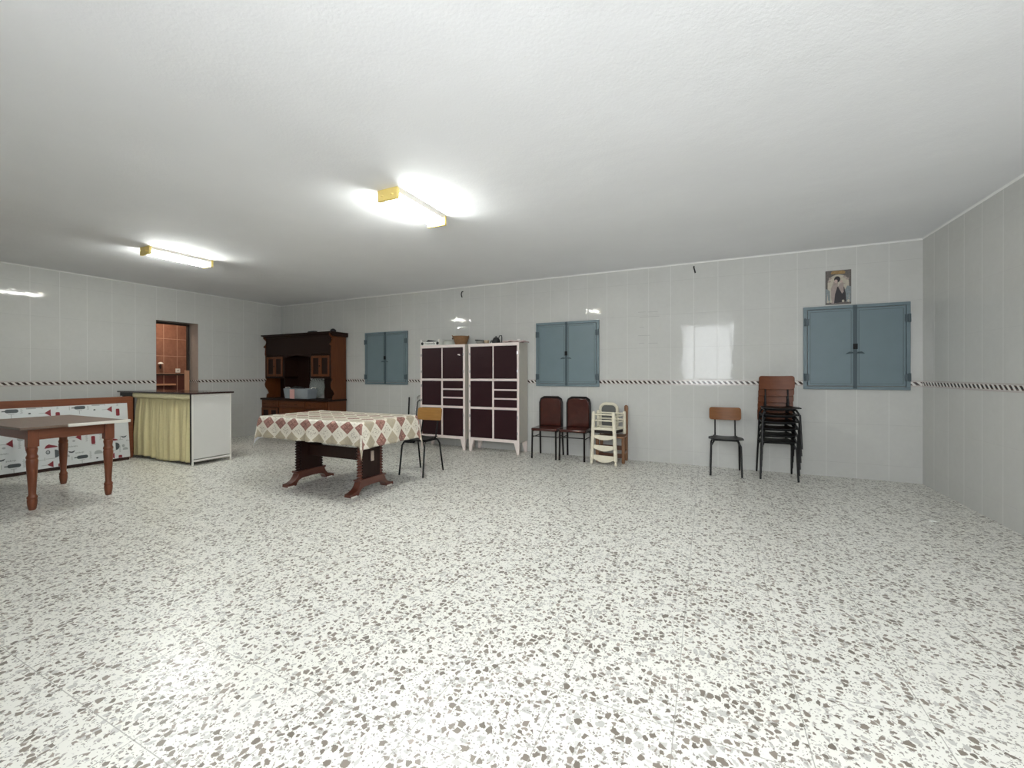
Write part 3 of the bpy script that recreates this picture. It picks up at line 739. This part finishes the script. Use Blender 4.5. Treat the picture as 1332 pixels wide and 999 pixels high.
# table tipped on its edge and oilcloth board in front of it
ta = thing('tipped_table', 'long reddish wooden table tipped on its edge, behind the patterned oilcloth board', 'table', (0, 0, 0))
AY0, AY1, AX, AZ = .95, 3.185, -7.575, .893
b = MB(); b.prism([(y, z) for y, z in rrect(AY0, AY1, .004, AZ, .03)], 'x', AX-.03, AX); obj('tabletop', b, M_cherryX, ta, bevel=.004)
b = MB(); b.box(AX-.12, AX-.03, AY0+.06, AY1-.06, AZ-.09, AZ-.065); b.box(AX-.12, AX-.03, AY0+.06, AY1-.06, .065, .09)
b.box(AX-.12, AX-.03, AY0+.06, AY0+.085, .09, AZ-.09); b.box(AX-.12, AX-.03, AY1-.085, AY1-.06, .09, AZ-.09)
obj('apron', b, M_cherryX, ta, bevel=.003)
for y in (AY0+.12, AY1-.12):
    for z in (.12, AZ-.12):
        l = MB(); l.lathe([(.026, 0), (.034, .06), (.03, .1), (.036, .4), (.032, .6)], (0, 0, 0), 12)
        l.move(Matrix.Translation((LX+.012, y, z)) @ Matrix.Rotation(PI/2, 4, 'Y')); obj('leg', l, M_cherry, ta)
rebase(ta, (AX-.3, (AY0+AY1)/2, 0))
OIL = mat('white_oilcloth', (.62, .64, .65), .35); OR = mat('print_red', (.19, .012, .022), .4); OD = mat('print_slate', (.05, .062, .068), .4); OG = mat('print_grey', (.33, .35, .35), .4)
pt = thing('oilcloth_board', 'board covered in white oilcloth printed with red and slate kitchen tools', 'board', (0, 0, 0))
Bb, Bt = Vector((-7.455, 0, .0)), Vector((-7.545, 0, .803))
ax = (Bt-Bb).normalized(); nrm_ = Vector((ax.z, 0, -ax.x))
Ln = (Bt-Bb).length; BY0, BY1 = .95, 3.10
def P3(s, t_, d): 
    p = Bb + ax*t_ + nrm_*d; return (p.x, s, p.z)
b = MB()
def slab(b, s0, s1, t0, t1, d0, d1, mi=0):
    k = len(b.v); b.v += [P3(s, t_, d) for d in (d0, d1) for t_ in (t0, t1) for s in (s0, s1)]
    for f in ((0, 2, 3, 1), (4, 5, 7, 6), (0, 1, 5, 4), (2, 6, 7, 3), (0, 4, 6, 2), (1, 3, 7, 5)): b.f.append(tuple(k+i for i in f)); b.mi.append(mi)
slab(b, BY0+.01, BY1-.012, 0.002, Ln-.002, -.018, -.003); obj('board_core', b, M_dark, pt)
b = MB(); slab(b, BY0, BY1, .042, Ln, -.003, 0)
def icon(pts, s, t_, mi, flip=1):
    P = [(s+x*flip, t_+y) for x, y in pts]
    P = [(x, y) for x, y in P]
    if max(y for _, y in P) < .05 or min(y for _, y in P) > Ln-.01: return
    P = [(x, max(.044, min(Ln-.003, y))) for x, y in P]
    if min(x for x, _ in P) < BY0+.005 or max(x for x, _ in P) > BY1-.005: return
    b.quad([P3(x, y, .0007) for x, y in P], mi)
circ = lambda rx, ry, n=12, a0=0, a1=2*PI: [(rx*math.cos(a0+(a1-a0)*i/n), ry*math.sin(a0+(a1-a0)*i/n)) for i in range(n+(0 if a1-a0 > 6 else 1))]
def rect(w, h): return [(-w/2, -h/2), (w/2, -h/2), (w/2, h/2), (-w/2, h/2)]
def rows_text(s, t_, n, vert):                                    # illegible printed words as tiny strokes
    for k in range(n):
        if vert: icon(rect(.016 if k % 3 else .022, .0055), s+(.002 if k % 2 else -.002), t_+k*.011, 3)
        else: icon(rect(.0075, .012 if k % 3 else .019), s+k*.0105, t_+(.002 if k % 2 else -.001), 3)
for pi in range(-1, 5):
    for pj in range(-1, 3):
        s0 = 1.40+.60*pi; t0 = .126+.65*pj
        def I(pts, ds, dt, mi): icon(pts, s0+ds, t0+dt, mi)
        I(rrect(-.055, .055, -.022, .022, .02, 3), 0, 0, 2); I(rect(.025, .012), -.067, 0, 2); I(rect(.006, .05), -.10, 0, 3)
        I(rect(.006, .05), -.005, -.06, 3); I(rect(.05, .006), -.005, -.038, 3)
        I([(.028, -.048), (.028, .048), (-.03, .0)], -.03, .265, 1); I(rect(.06, .006), -.085, .262, 3); I(circ(.015, .012), -.075, .22, 3)
        I([(-.06, -.015), (.062, -.008), (.05, .008), (.01, .022), (-.02, .035), (-.045, .02)], .315, .175, 1)
        I(circ(.02, .026), .285, .112, 2); I(circ(.013, .017), .285, .1125, 0)
        I(circ(.045, .052, 10, -PI/2, PI/2), .345, .085, 2); I(rect(.08, .006), .305, .03, 3); I(rect(.006, .04), .255, .03, 3)
        I([(.026, -.044), (.026, .044), (-.03, .0)], .302, -.045, 1); I(rect(.055, .006), .25, -.045, 3)
        I(rrect(-.02, .02, -.055, .055, .01, 2), .115, .205, 1); I(rect(.05, .006), .115, .14, 3)
        I(rrect(-.02, .02, -.05, .05, .01, 2), .39, -.092, 1); I(circ(.03, .026, 12, -.3, PI+.3), .45, .03, 3); I([(-.035, .012), (-.02, -.012), (.0, -.018), (.02, -.012), (.035, .012), (0, .0)], .44, .21, 2); I(circ(.03, .026), .06, .31, 3)
        I(circ(.042, .038, 12, -.3, PI+.3), .16, .025, 3); I(rect(.06, .006), .225, .025, 3); I(circ(.012, .01), .145, -.04, 2)
        I([(-.035, .012), (-.02, -.012), (.0, -.018), (.02, -.012), (.035, .012), (0, .0)], -.10, .085, 2)
        I(rect(.006, .05), .40, .2, 3); I(rect(.05, .006), .405, .17, 3); I(circ(.016, .022), .43, .08, 3)
        rows_text(s0-.13, t0+.15, 9, False); rows_text(s0-.06, t0+.06, 8, False); rows_text(s0+.05, t0+.2, 9, True); rows_text(s0+.08, t0-.03, 9, True)
        rows_text(s0+.19, t0+.2, 8, True); rows_text(s0+.39, t0+.0, 9, True); rows_text(s0+.25, t0+.29, 8, False)
obj('oilcloth', b, [OIL, OR, OD, OG], pt, smooth=0)
rebase(pt, (-7.46, (BY0+BY1)/2, 0))

# ------------------------------------------------------------------ counter with yellow curtain
co = thing('curtained_counter', 'white counter with dark top and yellow gathered curtain before the doorway', 'counter', (0, 0, 0))
KX0, KX1, KY0, KY1 = -7.66, -6.15, 3.205, 3.71
b = MB(); b.box(-8.05, -6.128, 3.188, 3.735, .945, .967); obj('countertop', b, mat('dark_glossy_top', (.03, .013, .012), .12), co, bevel=.004)
b = MB(); b.box(KX0, KX0+.02, KY0+.03, KY1, .04, .945); b.box(KX0+.02, KX1-.03, KY1-.012, KY1, .04, .945); b.box(KX0+.02, KX1-.03, KY0+.06, KY1-.012, .04, .06); b.box(KX0+.02, KX1-.03, KY0+.08, KY1-.012, .48, .497)
obj('body', b, CABSIDE, co)
b = MB(); b.box(-8.04, -7.68, 3.22, 3.25, .89, .945); b.box(-8.02, -7.98, 3.24, 3.70, .0, .945)
obj('side_bracket', b, BLACK, co)
b = MB(); b.box(KX1-.042, KX1-.013, KY0-.002, KY0+.04, .012, .945); obj('front_post', b, BLACK, co)
b = MB(); b.box(KX1-.012, KX1-.004, KY0+.018, KY1-.018, .085, .94); obj('end_panel', b, mat('white_panel', (.66, .65, .62), .5, noise=(5, .03)), co)
b = MB()
for y in (KY0, KY1-.02): b.box(KX1-.012, KX1, y, y+.02, 0, .945)
b.box(KX1-.012, KX1, KY0+.02, KY1-.02, .05, .075); b.box(KX1-.012, KX1, KY0+.02, KY1-.02, .925, .945)
obj('end_frame', b, mat('white_enamel', (.74, .72, .67), .35), co, bevel=.003)
for y in (KY0+.01, KY1-.01):
    b = MB(); b.lathe([(.012, 0), (.014, .01), (.012, .05)], (KX1-.006, y, 0), 10); obj('foot', b, WPLAS, co)
CUR = mat('yellow_curtain_cloth', (.72, .64, .36), .8, noise=(40, .08), bump=(220, .25))
CURB = mat('yellow_curtain_heading', (.78, .71, .45), .8, noise=(40, .15), bump=(120, .5))
cb = MB(); nx, nz = 200, 26
cph = [random.uniform(0, 6.28) for _ in range(6)]
def pleat(u):
    return .5*math.sin(u*2*PI*9.2+cph[0]+1.1*math.sin(u*9))+.3*math.sin(u*2*PI*15+cph[1])+.2*math.sin(u*2*PI*4+cph[2])
for i in range(nx+1):
    u = i/nx
    for k in range(nz+1):
        v = k/nz                                                  # 0 top, 1 hem
        z = .885 - v*(.855 - .012*math.sin(u*9))
        amp = .008+.026*min(1, v*1.6)
        x = -7.555+(1.362)*u
        x -= (1-u)**3*(.055*math.sin(min(1, v*1.3)*PI*.62)) - .01*v*math.sin(u*31)
        y = 3.213+.02-amp*(.5+.9*pleat(u)) + .006*(1-v)*math.sin(u*150)
        y = max(y, 3.199 if x < -7.50 else 3.175)
        cb.v.append((x, y, z))
for i in range(nx):
    for k in range(nz): cb.f.append((i*(nz+1)+k, i*(nz+1)+k+1, (i+1)*(nz+1)+k+1, (i+1)*(nz+1)+k)); cb.mi.append(0)
cu = obj('curtain', cb, CUR, co, smooth=60); sd = cu.modifiers.new('solid', 'SOLIDIFY'); sd.thickness = .002
cb = MB(); nx, nz = 220, 6
for i in range(nx+1):
    u = i/nx
    for k in range(nz+1):
        v = k/nz; z = .944-v*.066-.004*math.sin(u*23)*v
        cb.v.append((-7.62+1.43*u, 3.199-.004*math.sin(v*PI)+.0035*math.sin(u*2*PI*58+2*math.sin(u*40))*(.4+.6*math.sin(v*PI)), z))
for i in range(nx):
    for k in range(nz): cb.f.append((i*(nz+1)+k, i*(nz+1)+k+1, (i+1)*(nz+1)+k+1, (i+1)*(nz+1)+k)); cb.mi.append(0)
hd = obj('curtain_heading', cb, CURB, cu, smooth=60); sd = hd.modifiers.new('solid', 'SOLIDIFY'); sd.thickness = .003
rebase(co, (-6.9, 3.45, 0))

# corridor things seen through the doorway
b = MB(); b.box(-.011, .011, -.037, .037, 0, 1.283); 
o = obj('wooden_board', b, M_pale, None, loc=(-8.50, 4.352, 0), bevel=.003); tag(o, 'upright pale wooden board standing in the doorway behind the counter', 'board')
ws = thing('wall_socket', 'small white socket on the brown tiles beyond the doorway', 'socket', (-9.6, 4.753, 1.29))
b = MB(); b.prism(rrect(-.04, .04, -.04, .04, .008), 'x', .0, .012); obj('socket_plate', b, WPLAS, ws, bevel=.002)
b = MB(); b.box(.012, .014, -.014, .014, -.006, .006); obj('slot', b, BLK, ws)
wh = thing('wall_hook', 'white domed hook with dark stem on the brown corridor tiles', 'hook', (-9.6, 4.447, 1.40))
b = MB(); b.lathe([(.042, 0), (.042, .006), (.035, .022), (.018, .034), (.004, .038)], (.04, 0, .015), 16); obj('dome', b, WPLAS, wh)
b = MB(); b.tube([(.0, .0, -.03), (.03, .003, -.07), (.045, 0, -.03), (.04, 0, .02)], .009, 8); obj('stem', b, BLK, wh)
b = MB(); b.prism(rrect(4.27, 4.66, 1.0, 1.035, .008), 'x', -9.6, -9.47)
o = obj('wall_shelf', b, M_pale, None, bevel=.002); tag(o, 'narrow pinkish shelf on the corridor wall seen just over the counter', 'shelf')

# ------------------------------------------------------------------ school chairs
def school_chair(label, x, y, z=0, rz=0, lw=.165, ply=None, group=None):
    t = thing('school_chair', label, 'chair', (x, y, z), rz, group)
    sw, h = lw-.035, .405
    for s in (-1, 1):
        f = MB()
        p = [(s*lw, -.215, .0), (s*(sw+.026), -.170, h-.055), (s*(sw+.008), -.164, h-.02), (s*sw, -.157, h-.008), (s*sw, -.14, h), (s*sw, .12, h), (s*sw, .137, h-.008), (s*(sw+.008), .144, h-.02), (s*(sw+.026), .15, h-.055), (s*lw, .215, .0)]
        f.tube(p, .0104, 9); obj('side_frame', f, BLACK, t)
        k = MB(); k.tube([(s*.112, .02, h+.0), (s*.112, .11, h+.002), (s*.112, .138, h+.02), (s*.112, .196, .66), (s*.112, .213, .755)], .009, 8)
        obj('back_post', k, BLACK, t)
    for yy in (-.10, .08):
        c = MB(); c.tube([(-sw, yy, h), (sw, yy, h)], .0085, 8); obj('crossbar', c, BLACK, t)
    s_ = MB(); n = 10
    zc = lambda a: h+.012+.012*abs(a)**2.2                        # dished seat, narrower at the back
    rows = []
    for yy, hw in ((-.178, .187), (-.05, .187), (.0, .17), (.05, .137), (.155, .13)):
        k = len(s_.v)
        for lay in (0, .010):
            for i in range(n+1):
                a = -1+2*i/n; s_.v.append((a*hw, yy, zc(a)+lay))
        rows.append(k)
    for A, B_ in zip(rows, rows[1:]):
        for i in range(n):
            s_.f.append((A+i+1, A+i, B_+i, B_+i+1)); s_.f.append((A+n+1+i, A+n+2+i, B_+n+2+i, B_+n+1+i)); s_.mi += [0, 0]
        s_.f.append((A, A+n+1, B_+n+1, B_)); s_.f.append((A+2*n+1, A+n, B_+n, B_+2*n+1)); s_.mi += [0, 0]
    for i in range(n):
        A = rows[0]; s_.f.append((A+i, A+i+1, A+n+2+i, A+n+1+i)); A = rows[-1]; s_.f.append((A+i+1, A+i, A+n+1+i, A+n+2+i)); s_.mi += [0, 0]
    obj('seat', s_, BLACKS, t, bevel=.003)
    B = MB(); xs = [-.178+.356*(.5-.5*math.cos(PI*i/18)) for i in range(19)]; cr = .028
    for a in xs:                                                    # bowed board with rounded corners
        e = max(0, abs(a)-(.178-cr)); hz = .078-cr+math.sqrt(max(0, cr*cr-e*e)); yy = -.022*(a/.178)**2
        k = len(B.v); B.v += [(a, yy, -hz), (a, yy, hz), (a, yy-.011, hz), (a, yy-.011, -hz)]
        if k:
            for q in range(4): B.f.append((k-4+q, k-4+(q+1) % 4, k+(q+1) % 4, k+q)); B.mi.append(0)
    B.f.append((0, 3, 2, 1)); B.f.append((k, k+1, k+2, k+3)); B.mi += [0, 0]
    B.move(Matrix.Translation((0, .197, .702)) @ Matrix.Rotation(-.13, 4, 'X'))
    obj('backrest', B, ply or M_ply, t)
    return t
school_chair('wooden backed black school chair standing alone left of the chair stack', .192, 5.715, group='school chairs with wooden backs')
school_chair('school chair with lighter wooden back standing behind the cloth covered table', -3.18, 4.18, 0, .03, .17, M_plyl, 'school chairs with wooden backs')
names = ['lowest school chair of the tall stack under the right window, standing on the floor', 'second school chair from the bottom of the tall stack', 'third school chair from the bottom of the tall stack',
         'third school chair from the top of the tall stack', 'second school chair from the top of the tall stack', 'topmost school chair of the tall stack, its reddish back highest']
for i in range(6):
    school_chair(names[i], .725, 5.75-.036*i, .079*i, 0, .182, M_plyd, 'school chairs in the stack')

# ------------------------------------------------------------------ padded vinyl chairs
def padded_chair(label, x, y, rz):
    t = thing('padded_chair', label, 'chair', (x, y, 0), rz, 'padded brown vinyl chairs')
    f = MB()
    prof = [(-.178, .205, 0), (-.172, .165, .40), (-.172, .165, .78), (-.155, .172, .835), (-.11, .178, .862), (.11, .178, .862), (.155, .172, .835), (.172, .165, .78), (.172, .165, .40), (.178, .205, 0)]
    f.tube(prof, .0135, 9); obj('back_frame', f, CHAIRFR, t)
    for s in (-1, 1):
        l = MB(); l.tube([(s*.178, -.19, 0), (s*.174, -.18, .40)], .013, 9); l.lathe([(.014, 0), (.014, .02)], (s*.178, -.19, 0), 9); obj('front_leg', l, CHAIRFR, t)
        l = MB(); l.tube([(s*.175, -.183, .30), (s*.174, .172, .30)], .007, 8); l.tube([(s*.175, -.181, .385), (s*.172, .166, .385)], .009, 8); obj('side_stretcher', l, CHAIRFR, t)
    l = MB(); l.tube([(-.175, -.183, .318), (.175, -.183, .318)], .007, 8); l.tube([(-.173, .17, .36), (.173, .17, .36)], .007, 8); obj('stretcher', l, CHAIRFR, t)
    s_ = MB(); s_.prism(rrect(-.195, .195, -.215, .15, .05), 'z', .394, .434); obj('seat', s_, VINYL, t, bevel=.016, segs=3)
    B = MB(); ww, z0, z1, c = .160, .435, .848, .062
    P = [(-ww, z0), (ww, z0), (ww, z1-c), (ww-.018, z1-.022), (ww-c, z1), (-ww+c, z1), (-ww+.018, z1-.022), (-ww, z1-c)]
    B.prism(P, 'y', .135, .168); obj('backrest', B, VINYL, t, bevel=.012, segs=3)
    E_ = MB(); k = 1.055; zc = (z0+z1)/2
    P2 = [(a*k, zc+(z-zc)*1.025) for a, z in P]
    E_.prism(P2, 'y', .150, .176); obj('back_shell', E_, CHAIRFR, t, bevel=.004)
    return t
padded_chair('brown padded vinyl chair next to the right white cabinet', -2.122, 5.765, .05)
padded_chair('brown padded vinyl chair next to the upturned cream chair', -1.712, 5.792, .01)

# ------------------------------------------------------------------ upturned cream chair and brown chair behind it
wc = thing('ladderback_chair', 'chipped cream ladder-back chair standing upside down', 'chair', (-1.255, 5.54, 0), -.13, 'small wooden chairs against the wall')
for s in (-1, 1):
    p = MB(); n = 26; pr = [(.012, 0), (.019, .008), (.022, .02), (.016, .04), (.014, .048), (.023, .058)]
    pr += [(.0245, .1), (.0245, .2), (.0215, .206), (.0245, .213), (.0245, .40), (.022, .44), (.0245, .45), (.0235, .68), (.018, .70), (.012, .703)]
    p.lathe(pr, (0, 0, 0), 14)
    sh = Matrix.Identity(4); sh[0][2] = -s*.046; p.move(Matrix.Translation((s*.168, 0, 0)) @ sh)
    obj('back_post', p, WPAINT, wc)
xw = lambda z: .168-.046*z
for zc, hh in ((.085, .075), (.225, .062), (.365, .052)):
    b = MB(); n = 12; a = xw(zc)-.012
    top = [(-a+2*a*i/n, zc+hh/2) for i in range(n+1)]; bot = [(-a+2*a*i/n, zc-hh*.15-hh*.62*math.sin(PI*i/n)) for i in range(n, -1, -1)]
    b.prism(top+bot, 'y', -.007, .007); obj('ladder_slat', b, WPAINT, wc, bevel=.003)
b = MB(); b.prism([(-.135, .012), (.135, .012), (.175, .285), (-.175, .285)], 'z', .415, .455); obj('seat', b, mat('dark_rush', (.02, .014, .011), .8, bump=(80, .5)), wc, bevel=.01)
b = MB(); b.box(-.13, .13, -.016, .012, .458, .492); b.box(-.165, .165, .288, .31, .455, .485); 
for s in (-1, 1): b.tube([(s*.142, .0, .47), (s*.178, .296, .47)], .012, 8)
obj('seat_rail', b, WPAINT, wc, bevel=.003)
for s in (-1, 1):
    p = MB(); p.lathe([(.018, .39), (.023, .40), (.024, .46), (.0215, .47), (.023, .5), (.021, .68), (.016, .695)], (s*.185, .30, 0), 12); obj('front_leg', p, WPAINT, wc)
for z in (.585, .665):
    b = MB(); b.tube([(-xw(z), 0, z), (xw(z), 0, z)], .0105, 9)
    b.tube([(-.185, .30, z), (.185, .30, z)], .0105, 9)
    for s in (-1, 1): b.tube([(s*xw(z), 0, z-.02), (s*.185, .30, z-.02)], .0105, 9)
    obj('rung', b, WPAINT, wc)
bc = thing('arched_chair', 'small brown wooden chair with a cream arched back, behind the upturned cream chair', 'chair', (-1.205, 5.845, 0), 0, 'small wooden chairs against the wall')
for s in (-1, 1):
    p = MB(); p.lathe([(.018, 0), (.022, .02), (.024, .3), (.022, .352)], (s*.175, -.125, 0), 12); obj('front_leg', p, M_brownchair, bc)
    p = MB(); p.lathe([(.018, 0), (.023, .02), (.024, .70), (.027, .72), (.026, .755), (.012, .772)], (s*.172, .115, 0), 12); obj('rear_post', p, M_brownchair, bc)
b = MB(); b.prism(rrect(-.185, .185, -.145, .13, .03), 'z', .335, .36); obj('seat', b, M_brownchair, bc, bevel=.006)
for z in (.10, .21):
    b = MB(); b.box(-.165, .165, -.136, -.114, z-.03, z+.03); obj('stretcher', b, wood('dark_brown_rail', (.06, .025, .013), (.12, .05, .028), 5, 0), bc, bevel=.004)
b = MB()
for s in (-1, 1): b.box(s*.18-.01, s*.18+.01, -.115, .11, .12, .15)
obj('side_stretcher', b, M_brownchair, bc)
ox = -.06
def archpath(w, z0, z1, rr): return [(a, z) for a, z in rrect(ox-w, ox+w, z0, z1, rr, 6)]
b = MB(); b.tube([(a, .07, z) for a, z in archpath(.118, .43, .785, .075)], .021, 10, closed=True); af = obj('arched_back', b, WPAINT, bc)
b = MB(); b.prism(archpath(.108, .44, .775, .068), 'y', .066, .078); obj('back_panel', b, GREYPAD, af)
b = MB()
for s in (-1, 1): b.box(ox+s*.09-.014, ox+s*.09+.014, .062, .08, .358, .43)
obj('back_support', b, WPAINT, af)

# ------------------------------------------------------------------ wall print, cables, marks, litter
ps = thing('wall_print', 'small colour print of a robed woman with a child, standing on the right window frame', 'picture', (1.370, BY, 2.008))
PR = [mat('print_border', (.115, .10, .09), .4, noise=(60, .5)), mat('print_cream', (.46, .42, .34), .4, noise=(50, .25)), mat('print_dark', (.022, .018, .022), .4), mat('print_mauve', (.33, .27, .245), .4, noise=(70, .3)),
      mat('print_gold', (.30, .19, .075), .4, noise=(90, .5)), mat('print_slateblue', (.20, .23, .24), .4, noise=(60, .4)), mat('print_skin', (.48, .36, .32), .4)]
b = MB(); b.box(-.121, .121, -.006, -.001, 0, .394)
obj('print_sheet', b, PR[0], ps, smooth=0)
b = MB(); lay = [0]
def flat(pts, mi): lay[0] += 1; b.quad([(x, -.0062-.00012*lay[0], z) for x, z in pts], mi)
flat([(-.10, .03), (.10, .03)]+[(.10*math.cos(a*PI/12), .25+.095*math.sin(a*PI/12)) for a in range(13)], 1)
flat([(-.065, .352), (.06, .352), (.068, .372), (.05, .388), (-.055, .388), (-.07, .37)], 4)
for x, z in ((-.075, .305), (.06, .315), (.085, .29), (-.085, .27)): flat([(x+.016*math.cos(a*PI/4), z+.013*math.sin(a*PI/4)) for a in range(8)], 3)
flat([(-.118, .02), (-.075, .02), (-.08, .16), (-.118, .19)], 5); flat([(.118, .02), (.075, .02), (.06, .16), (.085, .21), (.118, .20)], 5)
flat([(-.065, .01), (-.02, .01), (-.005, .2), (.0, .29), (-.02, .295), (-.045, .26), (-.07, .18)], 3)
flat([(-.04, .012), (.075, .03), (.07, .12), (.055, .2), (.02, .22), (-.01, .2), (-.03, .12)], 2)
flat([(.01*1+.03*math.cos(a*PI/6)-.02, .29+.036*math.sin(a*PI/6)) for a in range(12)], 2)
flat([(-.022+.016*math.cos(a*PI/6), .268+.021*math.sin(a*PI/6)) for a in range(12)], 6)
flat([(.0, .2), (.035, .12), (.05, .14), (.05, .23), (.07, .235), (.035, .25), (.01, .235)], 3)
flat([(.028+.013*math.cos(a*PI/5), .262+.015*math.sin(a*PI/5)) for a in range(10)], 6)
for x in (-.098, -.07, .045, .095): flat([(x+.012*math.cos(a*PI/4), .035+.016*math.sin(a*PI/4)) for a in range(8)], 1)
flat([(-.107, .05), (-.097, .05), (-.1, .13)], 1); flat([(.097, .06), (.104, .06), (.1, .13)], 1)
obj('printed_image', b, PR, ps, smooth=0)
def cable(label, pts):
    b = MB(); b.tube(pts, .0085, 8); o = obj('cable_stub', b, BLK); tag(o, label, 'cable', 'black cable stubs high on the back wall')
cable('short black cable stub curling from the wall above the white cabinets', [(-3.718, BY, 2.592), (-3.726, BY-.02, 2.585), (-3.736, BY-.028, 2.55), (-3.732, BY-.028, 2.515), (-3.722, BY-.024, 2.49)])
cable('short straight black cable stub hanging from the wall above the bare tiles', [(-.166, BY, 2.618), (-.168, BY-.02, 2.612), (-.166, BY-.026, 2.59), (-.158, BY-.028, 2.56), (-.150, BY-.028, 2.525)])
b = MB()
for (x0, x1, z) in ((-.88, -.78, 2.06), (-.75, -.62, 2.055), (-.86, -.60, 1.99), (-.86, -.80, 1.85), (-.88, -.72, 1.735), (-.87, -.80, 1.628), (-.74, -.62, 1.625)):
    b.box(x0, x1, BY-.0006, BY+.001, z-.0035, z+.0035)
obj('tile_scratch', b, mat('tile_scratch_grey', (.40, .40, .385), .5), wb, smooth=0)
b = MB(); b.prism([(1.625, 4.515), (1.665, 4.505), (1.685, 4.535), (1.65, 4.55)], 'z', 0.001, .008)
tag(obj('paper_scrap', b, mat('white_scrap', (.85, .85, .8), .6)), 'tiny white scrap of paper on the floor near the right wall', 'paper')
